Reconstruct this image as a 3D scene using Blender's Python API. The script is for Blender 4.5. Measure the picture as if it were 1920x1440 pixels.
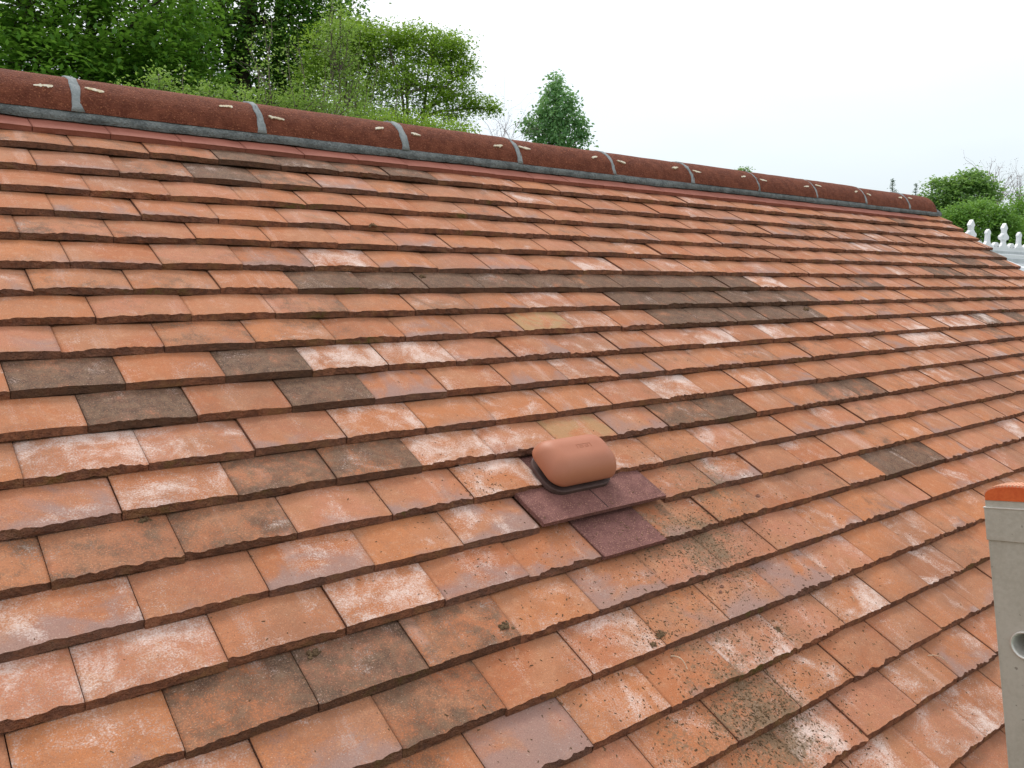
import bpy, math, random
import numpy as np
from mathutils import Vector, Matrix, noise as mnoise

R_ = math.radians
C = bpy.context.scene.collection
for o in list(bpy.data.objects):
    bpy.data.objects.remove(o)

# ------------------------------------------------------------------ camera
EYE = np.array([-0.26433181, -2.19540095, 3.6345855])
RIGHT = np.array([0.78179508, -0.6235312, -0.00230105])
UP = np.array([0.07352187, 0.08851726, 0.99335755])
BACK = np.array([-0.61918574, -0.77677123, 0.11504554])
cam_d = bpy.data.cameras.new('camera')
cam_d.sensor_width = 36.0
cam_d.lens = 1561.8 / 1920 * 36
cam_d.clip_start = 0.05
cam_d.clip_end = 6000
cam = bpy.data.objects.new('camera', cam_d)
m = Matrix.Identity(4)
for i in range(3):
    m[i][0], m[i][1], m[i][2], m[i][3] = RIGHT[i], UP[i], BACK[i], EYE[i]
cam.matrix_world = m
C.objects.link(cam)
bpy.context.scene.camera = cam

# ------------------------------------------------------------------ world, sun, exposure
scene = bpy.context.scene
SUN_EL, SUN_AZ = R_(58), R_(75)          # overcast: a broad, weak sun high behind the ridge
world = bpy.data.worlds.new('World')
scene.world = world
world.use_nodes = True
nt = world.node_tree
nt.nodes.clear()
wout = nt.nodes.new('ShaderNodeOutputWorld')
bg1 = nt.nodes.new('ShaderNodeBackground')
bg2 = nt.nodes.new('ShaderNodeBackground')
addw = nt.nodes.new('ShaderNodeAddShader')
sky = nt.nodes.new('ShaderNodeTexSky')
sky.sky_type = 'NISHITA'
sky.sun_disc = False
sky.sun_elevation = SUN_EL
sky.sun_rotation = math.pi / 2 - SUN_AZ
sky.dust_density = 4
bg1.inputs[1].default_value = 0.05
nt.links.new(sky.outputs[0], bg1.inputs[0])
tcw = nt.nodes.new('ShaderNodeTexCoord')
sepw = nt.nodes.new('ShaderNodeSeparateXYZ')
nzw = nt.nodes.new('ShaderNodeTexNoise')
nzw.inputs['Scale'].default_value = 2.2
nzw.inputs['Detail'].default_value = 5
mpw = nt.nodes.new('ShaderNodeMapping')
mpw.inputs['Scale'].default_value = (1, 1, 3.5)
maw = nt.nodes.new('ShaderNodeMath')
maw.operation = 'MULTIPLY_ADD'
maw.inputs[1].default_value = 0.16
rw = nt.nodes.new('ShaderNodeValToRGB')
nt.links.new(tcw.outputs['Generated'], mpw.inputs[0])
nt.links.new(mpw.outputs[0], nzw.inputs['Vector'])
nt.links.new(tcw.outputs['Generated'], sepw.inputs[0])
nt.links.new(nzw.outputs['Fac'], maw.inputs[0])
nt.links.new(sepw.outputs[2], maw.inputs[2])
nt.links.new(maw.outputs[0], rw.inputs[0])
nt.links.new(rw.outputs[0], bg2.inputs[0])
e = rw.color_ramp.elements
e[0].position = 0.12; e[0].color = (0.60, 0.68, 0.73, 1)
e[1].position = 1.0; e[1].color = (1.0, 1.0, 1.0, 1)
for pos, col in ((0.21, (0.70, 0.765, 0.80, 1)), (0.30, (0.84, 0.885, 0.905, 1)), (0.40, (0.97, 0.98, 0.985, 1))):
    q = e.new(pos); q.color = col
bg2.inputs[1].default_value = 1.0
nt.links.new(bg1.outputs[0], addw.inputs[0])
nt.links.new(bg2.outputs[0], addw.inputs[1])
nt.links.new(addw.outputs[0], wout.inputs[0])

sun_d = bpy.data.lights.new('sun', 'SUN')
sun_d.energy = 1.5
sun_d.angle = R_(16)
sun_d.color = (1.0, 0.965, 0.91)
sun = bpy.data.objects.new('sun', sun_d)
sdir = Vector((math.cos(SUN_EL) * math.cos(SUN_AZ), math.cos(SUN_EL) * math.sin(SUN_AZ), math.sin(SUN_EL)))
sun.rotation_euler = sdir.to_track_quat('Z', 'Y').to_euler()
C.objects.link(sun)

scene.view_settings.view_transform = 'Standard'
scene.view_settings.look = 'None'
scene.view_settings.exposure = 0.0
scene.view_settings.gamma = 1.0
scene.view_settings.use_curve_mapping = False

# ------------------------------------------------------------------ helpers
PITCH = R_(35)
CP, SP = math.cos(PITCH), math.sin(PITCH)
Z0 = 4.0
W = 0.165        # tile width
G = 0.0911       # gauge
TD = 0.0160      # step from one course to the next


def pw(u, v, w=0.0):
    """roof plane coordinates (along ridge, up slope, off the slope) to world"""
    return (u, v * CP - w * SP, Z0 + v * SP + w * CP)


def at(px, py, dist):
    """the point seen at a photo pixel at the given horizontal distance (metres)"""
    f = 1561.8
    d = RIGHT * ((px - 960) / f) - UP * ((py - 720) / f) - BACK
    d = d / math.hypot(d[0], d[1])
    return EYE + d * dist


def tag(o, label=None, cat=None, group=None, kind=None):
    if label: o['label'] = label
    if cat: o['category'] = cat
    if group: o['group'] = group
    if kind: o['kind'] = kind
    return o


def thing(name, loc=(0, 0, 0), **k):
    o = bpy.data.objects.new(name, None)
    o.empty_display_size = 0.1
    C.objects.link(o)
    o.location = loc
    return tag(o, **k)


def link(name, me, mats, parent=None, smooth=False, **k):
    for mt in (mats if isinstance(mats, (list, tuple)) else [mats]):
        me.materials.append(mt)
    if smooth:
        me.polygons.foreach_set('use_smooth', [True] * len(me.polygons))
    o = bpy.data.objects.new(name, me)
    C.objects.link(o)
    if parent is not None:
        o.parent = parent
        o.matrix_parent_inverse = Matrix.Translation(parent.location).inverted()
    return tag(o, **k)


class MB:
    def __init__(s):
        s.v = []; s.f = []; s.mi = []

    def add(s, vs, fs, mi=0):
        b = len(s.v)
        s.v.extend([tuple(p) for p in vs])
        s.f.extend([tuple(i + b for i in q) for q in fs])
        s.mi.extend([mi] * len(fs))

    def box(s, x0, x1, y0, y1, z0, z1, fn=None, mi=0):
        p = [(x, y, z) for z in (z0, z1) for y in (y0, y1) for x in (x0, x1)]
        if fn: p = [fn(*q) for q in p]
        s.add(p, [(0, 2, 3, 1), (4, 5, 7, 6), (0, 1, 5, 4), (2, 6, 7, 3), (0, 4, 6, 2), (1, 3, 7, 5)], mi)

    def tube(s, pts, rad, n=6, caps=True, mi=0):
        pts = [Vector(p) for p in pts]
        if not hasattr(rad, '__len__'): rad = [rad] * len(pts)
        vs = []; fs = []
        for i, p in enumerate(pts):
            t = (pts[min(i + 1, len(pts) - 1)] - pts[max(i - 1, 0)]).normalized()
            a = t.cross(Vector((0, 0, 1)) if abs(t.z) < .9 else Vector((1, 0, 0))).normalized()
            b = t.cross(a)
            for k in range(n):
                q = 2 * math.pi * k / n
                vs.append(p + (a * math.cos(q) + b * math.sin(q)) * rad[i])
        for i in range(len(pts) - 1):
            for k in range(n):
                fs.append((i * n + k, i * n + (k + 1) % n, (i + 1) * n + (k + 1) % n, (i + 1) * n + k))
        if caps:
            fs.append(tuple(range(n))); fs.append(tuple((len(pts) - 1) * n + k for k in reversed(range(n))))
        s.add(vs, fs, mi)

    def prism(s, poly, fa, fb, mi=0):
        n = len(poly)
        s.add([fa(*p) for p in poly] + [fb(*p) for p in poly],
              [tuple(range(n)), tuple(reversed(range(n, 2 * n)))] + [(i, i + n, (i + 1) % n + n, (i + 1) % n) for i in range(n)], mi)

    def mesh(s, name):
        me = bpy.data.meshes.new(name)
        me.from_pydata(s.v, [], s.f)
        me.polygons.foreach_set('material_index', s.mi)
        me.update()
        return me

    def build(s, name, mats, parent=None, smooth=False, bevel=0, **k):
        o = link(name, s.mesh(name), mats, parent, smooth, **k)
        if bevel:
            b = o.modifiers.new('bevel', 'BEVEL'); b.width = bevel; b.segments = 2; b.limit_method = 'ANGLE'
        return o


# ------------------------------------------------------------------ materials
class NT:
    def __init__(s, name):
        s.m = bpy.data.materials.new(name)
        s.m.use_nodes = True
        s.t = s.m.node_tree
        s.b = s.t.nodes['Principled BSDF']
        s.tc = s.t.nodes.new('ShaderNodeTexCoord')
        s.co = s.tc.outputs['Object']

    def n(s, typ, **k):
        nd = s.t.nodes.new(typ)
        for a, b in k.items(): setattr(nd, a, b)
        return nd

    def set(s, sock, v):
        if isinstance(v, bpy.types.NodeSocket): s.t.links.new(v, sock)
        elif isinstance(v, (tuple, list)) and len(v) == 3 and sock.type == 'RGBA': sock.default_value = (*v, 1)
        else: sock.default_value = v

    def math(s, op, a, b=0.0, c=0.0, clamp=False):
        nd = s.n('ShaderNodeMath', operation=op, use_clamp=clamp)
        s.set(nd.inputs[0], a); s.set(nd.inputs[1], b); s.set(nd.inputs[2], c)
        return nd.outputs[0]

    def noise(s, scale, detail=3.0, rough=0.55, vec=None, dist=0.0, col=False):
        nd = s.n('ShaderNodeTexNoise')
        s.set(nd.inputs['Vector'], vec if vec is not None else s.co)
        nd.inputs['Scale'].default_value = scale
        nd.inputs['Detail'].default_value = detail
        nd.inputs['Roughness'].default_value = rough
        nd.inputs['Distortion'].default_value = dist
        return nd.outputs['Color' if col else 'Fac']

    def step(s, x, lo, hi):
        nd = s.n('ShaderNodeMapRange', interpolation_type='SMOOTHSTEP')
        s.set(nd.inputs[0], x); s.set(nd.inputs[1], lo); s.set(nd.inputs[2], hi)
        return nd.outputs[0]

    def mix(s, f, a, b, mode='MIX'):
        nd = s.n('ShaderNodeMix', data_type='RGBA', blend_type=mode)
        s.set(nd.inputs[0], f); s.set(nd.inputs[6], a); s.set(nd.inputs[7], b)
        return nd.outputs[2]

    def attr(s, name):
        nd = s.n('ShaderNodeAttribute', attribute_name=name)
        sp = s.n('ShaderNodeSeparateColor')
        s.t.links.new(nd.outputs['Color'], sp.inputs[0])
        return sp.outputs

    def mapping(s, scale, vec=None):
        nd = s.n('ShaderNodeMapping')
        s.set(nd.inputs[0], vec if vec is not None else s.co)
        nd.inputs['Scale'].default_value = scale
        return nd.outputs[0]

    def bump(s, h, strength, dist=0.002, nrm=None):
        nd = s.n('ShaderNodeBump')
        nd.inputs['Strength'].default_value = strength
        nd.inputs['Distance'].default_value = dist
        s.set(nd.inputs['Height'], h)
        if nrm is not None: s.set(nd.inputs['Normal'], nrm)
        return nd.outputs[0]

    def out(s, col, rough=0.9, nrm=None, spec=0.25, metal=0.0):
        s.set(s.b.inputs['Base Color'], col)
        s.set(s.b.inputs['Roughness'], rough)
        s.b.inputs['Specular IOR Level'].default_value = spec
        s.b.inputs['Metallic'].default_value = metal
        if nrm is not None: s.set(s.b.inputs['Normal'], nrm)
        return s.m


def tile_vec(N, a):
    """object coordinates shifted by the tile's own random number, so no two tiles share a pattern"""
    cv = N.n('ShaderNodeCombineXYZ')
    for i in range(3): N.set(cv.inputs[i], N.math('MULTIPLY', a[2], (41.3, 17.7, 29.1)[i]))
    ad = N.n('ShaderNodeVectorMath', operation='ADD')
    N.set(ad.inputs[0], N.co); N.set(ad.inputs[1], cv.outputs[0])
    return ad.outputs[0]


def clay_material():
    N = NT('clay_tile')
    a = N.attr('ta'); b = N.attr('tb'); c = N.attr('tc')
    v = tile_vec(N, a)
    big = N.noise(9, 2, .5, v, 0.6)
    patch = N.noise(16, 4, .62, v, 0.8)
    mid = N.noise(70, 4, .65, v)
    fine = N.noise(420, 3, .7, v)
    grain = N.noise(1100, 2, .6, v)
    r1 = a[2]
    r2 = c[2]
    base = N.mix(r1, (0.465, 0.180, 0.075), (0.395, 0.138, 0.060))
    base = N.mix(N.math('MULTIPLY', N.step(r2, .45, 1.0), .8), base, (0.455, 0.195, 0.115))
    base = N.mix(N.step(big, .42, .68), base, (0.42, 0.185, 0.095))
    base = N.mix(N.math('MULTIPLY', N.step(mid, .5, .70), .45), base, (0.53, 0.275, 0.155))
    base = N.mix(N.math('MULTIPLY', N.step(patch, .46, .72), .55), base, (0.345, 0.135, 0.062))
    # rain streaks and soot that run down the slope across several tiles
    sv = N.mapping((22, 3.2, 3.2))
    streak = N.noise(1.0, 5, .65, sv)
    soot = N.noise(2.3, 5, .65)
    sm_ = N.math('MULTIPLY', N.step(N.math('ADD', N.math('MULTIPLY', soot, .6), N.math('MULTIPLY', fine, .4)), .47, .61), .58)
    base = N.mix(sm_, base, (0.235, 0.115, 0.070))
    base = N.mix(N.math('MULTIPLY', N.step(N.math('ADD', N.math('MULTIPLY', streak, .6), N.math('MULTIPLY', fine, .4)), .54, .64), .42), base, (0.60, 0.42, 0.35))
    # flashed purple grey burn marks, mostly towards the tail
    low = N.math('POWER', N.math('SUBTRACT', 1.0, a[1], clamp=True), 2.2)
    pf = N.math('ADD', N.noise(10, 3, .5, v, 1.2), N.math('MULTIPLY', low, .30))
    thr = N.math('MULTIPLY_ADD', b[2], -.34, .98)
    pm = N.step(N.math('ADD', N.math('SUBTRACT', pf, thr), N.math('MULTIPLY_ADD', fine, .16, -.08)), -.14, .16)
    base = N.mix(N.math('MULTIPLY', pm, .72), base, N.mix(patch, (0.31, 0.190, 0.160), (0.27, 0.205, 0.195)))
    # lichen and soot weathering
    df = N.math('ADD', N.math('MULTIPLY', N.noise(17, 4, .62, v, .3), .44), N.math('ADD', N.math('MULTIPLY', fine, .40), N.math('MULTIPLY', mid, .16)))
    dthr = N.math('MULTIPLY_ADD', b[0], -.285, .690)
    dm = N.step(N.math('SUBTRACT', df, dthr), -.065, .075)
    dark = N.mix(N.step(mid, .35, .65), (0.060, 0.043, 0.032), (0.130, 0.088, 0.058))
    dark = N.mix(N.math('MULTIPLY', N.step(fine, .50, .64), .75), dark, (0.31, 0.150, 0.085))
    base = N.mix(N.math('MULTIPLY', dm, .90), base, dark)
    # white salt bloom, grainy
    wf = N.math('ADD', N.math('MULTIPLY', N.noise(14, 4, .66, v, .5), .60), N.math('MULTIPLY', fine, .40))
    wthr = N.math('MULTIPLY_ADD', b[1], -.165, .655)
    wm = N.step(N.math('SUBTRACT', wf, wthr), -.07, .14)
    base = N.mix(N.math('MULTIPLY', wm, .82), base, (0.72, 0.59, 0.53))
    # green algae
    gm = N.math('MULTIPLY', c[0], N.step(patch, .38, .6))
    base = N.mix(N.math('MULTIPLY', gm, .38), base, (0.40, 0.36, 0.18))
    # grime washed below the vent
    gf = N.math('ADD', N.math('MULTIPLY', N.noise(30, 5, .7, None), .5), N.math('MULTIPLY', N.noise(230, 3, .7, None), .5))
    gthr = N.math('MULTIPLY_ADD', c[1], -.30, .71)
    gr = N.step(N.math('SUBTRACT', gf, gthr), -.06, .10)
    base = N.mix(N.math('MULTIPLY', gr, .80), base, (0.165, 0.120, 0.072))
    # grain and grit in the clay face
    gv = N.math('MULTIPLY_ADD', grain, .7, .40)
    gv = N.math('ADD', gv, N.math('MULTIPLY', N.noise(520, 2, .7, v), .55))
    mul = N.n('ShaderNodeVectorMath', operation='SCALE')
    N.set(mul.inputs[0], base); N.set(mul.inputs['Scale'], gv)
    base = mul.outputs[0]
    base = N.mix(N.math('MULTIPLY', N.step(N.noise(480, 1, .5, v), .69, .75), .38), base, (0.72, 0.58, 0.46))
    base = N.mix(N.math('MULTIPLY', N.step(N.noise(380, 1, .5, v), .72, .77), .6), base, (0.10, 0.055, 0.035))
    h = N.math('ADD', N.math('MULTIPLY', mid, .6), N.math('MULTIPLY', fine, .5))
    nrm = N.bump(h, .55, .0022)
    nrm = N.bump(grain, .35, .0006, nrm)
    return N.out(base, 0.82, nrm, .25)


def riven_material():
    N = NT('riven_clay_edge')
    a = N.attr('ta'); b = N.attr('tb'); c = N.attr('tc')
    v = tile_vec(N, a)
    n1 = N.noise(55, 5, .65, v, .4); n2 = N.noise(300, 3, .7, v)
    col = N.mix(N.step(n1, .35, .65), (0.25, 0.102, 0.062), (0.46, 0.180, 0.095))
    col = N.mix(N.step(N.noise(20, 3, .6, v), .52, .68), col, (0.42, 0.19, 0.085))
    col = N.mix(N.math('MULTIPLY', N.step(n2, .5, .65), .4), col, (0.15, 0.078, 0.055))
    col = N.mix(N.math('MULTIPLY', b[0], .7), col, (0.085, 0.055, 0.038))
    col = N.mix(N.math('MULTIPLY', b[2], .35), col, (0.17, 0.12, 0.105))
    ms = N.math('MULTIPLY', N.step(N.noise(4, 4, .6), .60, .70), N.step(n1, .4, .6))
    col = N.mix(N.math('MULTIPLY', ms, .75), col, (0.12, 0.12, 0.030))
    nrm = N.bump(N.math('ADD', n1, n2), 1.0, .008)
    return N.out(col, .95, nrm, .15)


def simple_mat(name, c1, c2, s1=20, s2=250, rough=.85, bump=.3, bd=.002, spec=.3, fleck=None, fs=500, ft=.7, metal=0.0):
    N = NT(name)
    n1 = N.noise(s1, 4, .6); n2 = N.noise(s2, 3, .65)
    col = N.mix(N.step(N.math('ADD', N.math('MULTIPLY', n1, .6), N.math('MULTIPLY', n2, .4)), .38, .62), c1, c2)
    if fleck:
        col = N.mix(N.math('MULTIPLY', N.step(N.noise(fs, 2, .6), ft, ft + .05), .8), col, fleck)
    nrm = N.bump(N.math('ADD', n1, n2), bump, bd) if bump else None
    return N.out(col, rough, nrm, spec, metal)


M = {}
M['clay'] = clay_material()
M['riven'] = riven_material()
M['redtile'] = simple_mat('dark_red_clay', (0.25, 0.078, 0.050), (0.32, 0.108, 0.072), 14, 300, .75, .35, .0015, fleck=(0.45, 0.2, .15), fs=600)
M['ridge'] = simple_mat('ridge_clay', (0.135, 0.038, 0.021), (0.215, 0.066, 0.036), 30, 210, .78, 1.0, .006, .14, fleck=(0.40, 0.15, 0.075), fs=260, ft=.60)
M['purple'] = simple_mat('purple_granule_tile', (0.145, 0.058, 0.050), (0.215, 0.093, 0.080), 40, 330, .8, .7, .002, .3, fleck=(0.44, 0.23, 0.16), fs=420, ft=.59)
M['mortar'] = simple_mat('grey_mortar', (0.12, 0.13, 0.13), (0.23, 0.245, 0.24), 22, 140, .95, 1.0, .008, .15, fleck=(.34, .36, .36), fs=150, ft=.66)
M['mortarpale'] = simple_mat('pale_grey_mortar', (0.24, 0.265, 0.27), (0.34, 0.365, 0.37), 30, 200, .95, .7, .004, .15)
M['glue'] = simple_mat('cream_residue', (0.62, 0.50, 0.32), (0.80, 0.74, 0.62), 60, 300, .9, .5, .002)
M['cowl'] = simple_mat('terracotta_plastic', (0.42, 0.150, 0.080), (0.455, 0.172, 0.094), 7, 900, .52, .10, .0006, .45)
M['collar'] = simple_mat('dark_brown_plastic', (0.085, 0.048, 0.042), (0.125, 0.072, 0.062), 30, 600, .7, .3, .001)
M['alu'] = simple_mat('weathered_aluminium', (0.45, 0.425, 0.36), (0.53, 0.505, 0.44), 9, 160, .55, .25, .001, .5, fleck=(.22, .2, .17), fs=120, ft=.70, metal=.25)
M['alubright'] = simple_mat('bare_aluminium', (0.62, 0.60, 0.55), (0.72, 0.70, 0.65), 20, 200, .4, .2, .001, .5, metal=.4)
M['cap'] = simple_mat('orange_ladder_plastic', (0.60, 0.095, 0.022), (0.70, 0.14, 0.035), 40, 300, .5, .3, .001, .4)
M['capworn'] = simple_mat('scuffed_orange_plastic', (0.66, 0.30, 0.17), (0.78, 0.46, 0.31), 60, 400, .7, .4, .001)
M['upvc'] = simple_mat('white_upvc', (0.76, 0.77, 0.78), (0.82, 0.83, 0.84), 3, 40, .35, .05, .001, .5)
M['greyflash'] = simple_mat('pale_grey_flashing', (0.42, 0.45, 0.46), (0.52, 0.55, 0.56), 6, 80, .6, .2, .002)
M['render'] = simple_mat('rendered_wall', (0.52, 0.48, 0.40), (0.60, 0.56, 0.47), 4, 120, .95, .5, .004)
M['fascia'] = simple_mat('brown_painted_timber', (0.11, 0.055, 0.035), (0.14, 0.07, 0.045), 8, 90, .6, .3, .001)
M['felt'] = simple_mat('roofing_felt', (0.02, 0.018, 0.016), (0.035, 0.03, 0.028), 30, 200, .95, .3, .002)
M['gutter'] = simple_mat('black_gutter_plastic', (0.02, 0.02, 0.02), (0.03, 0.03, 0.03), 10, 90, .4, .05, .001, .5)
M['grass'] = simple_mat('lawn', (0.035, 0.075, 0.014), (0.07, 0.12, 0.028), .6, 14, .95, .6, .03, .1)
M['hill'] = simple_mat('distant_wooded_hill', (0.045, 0.085, 0.045), (0.08, 0.13, 0.07), .012, .12, .95, 0, .03, .1)
M['bark'] = simple_mat('dark_bark', (0.045, 0.035, 0.026), (0.085, 0.068, 0.05), 9, 60, .95, .8, .02, .1)
M['palebark'] = simple_mat('grey_bark', (0.14, 0.115, 0.09), (0.22, 0.19, 0.15), 14, 90, .95, .6, .01, .1)
M['mauvetwig'] = simple_mat('mauve_twigs', (0.26, 0.20, 0.20), (0.34, 0.27, 0.27), 14, 90, .95, .3, .01, .1)
M['moss'] = simple_mat('dead_moss', (0.13, 0.080, 0.046), (0.25, 0.165, 0.095), 160, 900, 1, .9, .003, .05)
M['twig'] = simple_mat('dry_straw_twig', (0.50, 0.33, 0.22), (0.62, 0.46, 0.33), 120, 700, .8, .4, .001)
M['chip'] = simple_mat('brown_leaf_chip', (0.17, 0.075, 0.05), (0.24, 0.12, 0.08), 160, 900, .9, .5, .001)


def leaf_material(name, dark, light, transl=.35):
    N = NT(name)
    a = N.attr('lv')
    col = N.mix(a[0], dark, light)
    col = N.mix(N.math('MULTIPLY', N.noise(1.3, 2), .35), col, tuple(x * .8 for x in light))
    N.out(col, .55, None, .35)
    tr = N.n('ShaderNodeBsdfTranslucent')
    hs = N.mix(.35, col, (0.30, 0.45, 0.05))
    N.set(tr.inputs[0], hs)
    mx = N.n('ShaderNodeMixShader')
    mx.inputs[0].default_value = transl
    N.t.links.new(N.b.outputs[0], mx.inputs[1]); N.t.links.new(tr.outputs[0], mx.inputs[2])
    N.t.links.new(mx.outputs[0], N.t.nodes['Material Output'].inputs[0])
    return N.m

# ------------------------------------------------------------------ the tiled roof
NC = 25                       # courses, ridge to eaves
U_END = 4.70
K_LEFT = -13
DU = [.091, .016, -.031, -.016, -.029, .02, -.068, -.018, -.013, .05, .027, .068, -.039, .113, -.024, .017, -.005, .011, -.036, .035, -.034, -.031, .02, -.02, .03]
DV = [.034, -.13, .003, .027, .044, .005, .082, .035, -.031, -.032, -.021, -.01, .019, -.002, .014, -.012, -.038, .014, .041, .034, -.013, -.07, .0, .02, 0]
TS={(0,7):'P1', (1,2):'D0.5', (1,3):'D1', (1,4):'D1', (1,5):'D0.8', (1,6):'D0.9', (2,2):'D1', (2,3):'D0.7', (2,4):'P1', (2,8):'W0.8', (3,16):'P1', (3,21):'W0.9', (4,11):'W0.3',
(4,19):'W1', (4,21):'W0.3', (4,27):'D0.9', (5,-1):'D0.6', (5,2):'D0.4', (5,4):'D0.5', (5,5):'P1', (5,6):'P0.6', (5,21):'W0.6', (5,22):'W0.8', (5,24):'D0.9', (5,25):'D0.9',
(5,27):'D0.9', (6,2):'D0.5 P1', (6,3):'W0.9', (6,6):'P1', (6,8):'W0.9', (6,15):'W0.4', (6,21):'D0.9', (6,22):'D0.9', (6,24):'D0.8', (7,3):'D1 W0.3', (7,4):'D1', (7,5):'D1',
(7,6):'D1', (7,7):'D1', (7,8):'D1', (7,9):'D1', (7,10):'D1', (7,11):'D1', (7,12):'D1', (7,13):'W1', (8,0):'D0.35', (8,6):'W0.8', (8,8):'D1', (8,9):'D1', (8,10):'D1', (8,11):'D1',
(8,12):'D1', (8,13):'D1', (8,20):'D0.7', (9,6):'G1', (9,7):'W0.6', (9,9):'D1', (9,10):'D1', (9,11):'D1', (9,12):'D1', (9,13):'D1', (9,19):'D0.7', (10,-1):'D1', (10,0):'D0.2',
(10,1):'D1', (10,2):'W0.9', (10,3):'W1', (10,9):'W1', (10,10):'W0.5', (10,11):'W1', (10,17):'W0.4', (10,18):'W1', (10,19):'W1', (10,20):'W1 D0.9', (10,22):'D0.9', (11,0):'D1',
(11,2):'D1', (11,3):'P1.3', (11,4):'W0.5', (11,5):'P1', (11,6):'W0.6', (11,7):'P1 D0.3', (11,8):'D0.4', (11,10):'D0.5', (11,12):'D0.5', (11,15):'P1', (11,16):'W1', (11,17):'W1',
(12,-1):'W0.9', (12,2):'W1', (12,4):'W0.6', (12,6):'W0.4', (12,7):'W1', (12,9):'W0.7', (12,10):'P1', (13,-1):'P1', (13,1):'D0.8', (13,2):'D0.85', (13,3):'W1', (13,5):'G0.8',
(13,6):'P1', (13,7):'D0.8', (13,8):'D1', (13,11):'D0.8', (13,12):'D0.9', (13,14):'W0.6', (13,15):'W0.8', (14,-2):'D0.6', (14,-1):'D0.6', (14,0):'D0.7', (14,3):'W1', (14,7):'W0.7',
(15,-1):'W0.7 P1', (15,1):'P1 W0.4', (15,2):'D0.3', (15,3):'P1.2 W0.5', (15,7):'W0.8 P1', (15,10):'W0.3', (15,12):'W0.4', (16,-2):'W0.7', (16,-1):'W1', (16,1):'W0.9', (16,2):'P1',
(16,3):'P1', (16,10):'D1', (16,11):'D1', (16,15):'W0.8', (17,0):'D0.8', (17,1):'D0.85', (17,2):'D0.7', (17,3):'W0.5', (17,4):'P1', (17,6):'D0.4', (17,14):'W0.5', (18,0):'P1 D0.3',
(18,1):'D0.75', (18,3):'W0.9', (18,6):'P1.4', (18,7):'W0.6', (19,1):'D0.6', (19,2):'P1.4', (19,3):'W0.6', (19,5):'W0.8', (19,6):'W0.5', (19,7):'W0.8', (21,5):'W0.9', (22,5):'W0.8',
(22,6):'W0.7', (22,7):'W0.8'}
GRIME = [(1430, 1345, .15, 1.0), (1325, 1020, .13, .95), (1250, 1000, .13, .7), (1370, 1060, .12, .55), (1330, 1240, .12, .6), (1330, 900, .15, .75), (1460, 1180, .12, .5),
         (1270, 1120, .14, .55), (1380, 1240, .16, .6), (1500, 1200, .10, .4), (900, 910, .05, .6), (1080, 850, .12, .25), (1320, 1430, .12, .7), (1240, 860, .10, .5), (1000, 1150, .1, .2),
         (1140, 740, .06, .5), (1170, 680, .05, .5), (820, 690, .04, .6), (1200, 1380, .1, .4), (850, 1160, .05, .35), (1420, 950, .1, .4)]


def to_roof(px, py, w=-.005):
    f = 1561.8
    d = RIGHT * ((px - 960) / f) - UP * ((py - 720) / f) - BACK
    nrm = np.array([0, -SP, CP])
    p0 = np.array(pw(0, 0, w))
    p = EYE + d * (np.dot(p0 - EYE, nrm) / np.dot(d, nrm))
    q = p - np.array([0, 0, Z0])
    return q[0], q[1] * CP + q[2] * SP


GR = [(*to_roof(x, y), r, a) for x, y, r, a in GRIME]


def grime(u, v):
    g = 0.0
    for gu, gv, r, a in GR:
        g = max(g, a * math.exp(-((u - gu) ** 2 + (v - gv) ** 2) / (r * r)))
    return g


def vrow(n):
    return -G * (n + DV[n]) if n < len(DV) else -G * n


SURF = {}


def surf_w(u, v):
    """height of the tile surface over the roof plane at (u, v)"""
    for n in range(NC):
        if v >= vrow(n) - 1e-6:
            for u0, u1, v0, lift, cam, tilt, skew, ch in SURF.get(n, ()):
                if u0 <= u <= u1:
                    xx = 2 * (u - u0) / (u1 - u0) - 1
                    return -TD * (v - v0 - skew * xx) / G + lift - cam * xx * xx + tilt * xx
            return -TD * (v - vrow(n)) / G
    return 0.0


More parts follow.
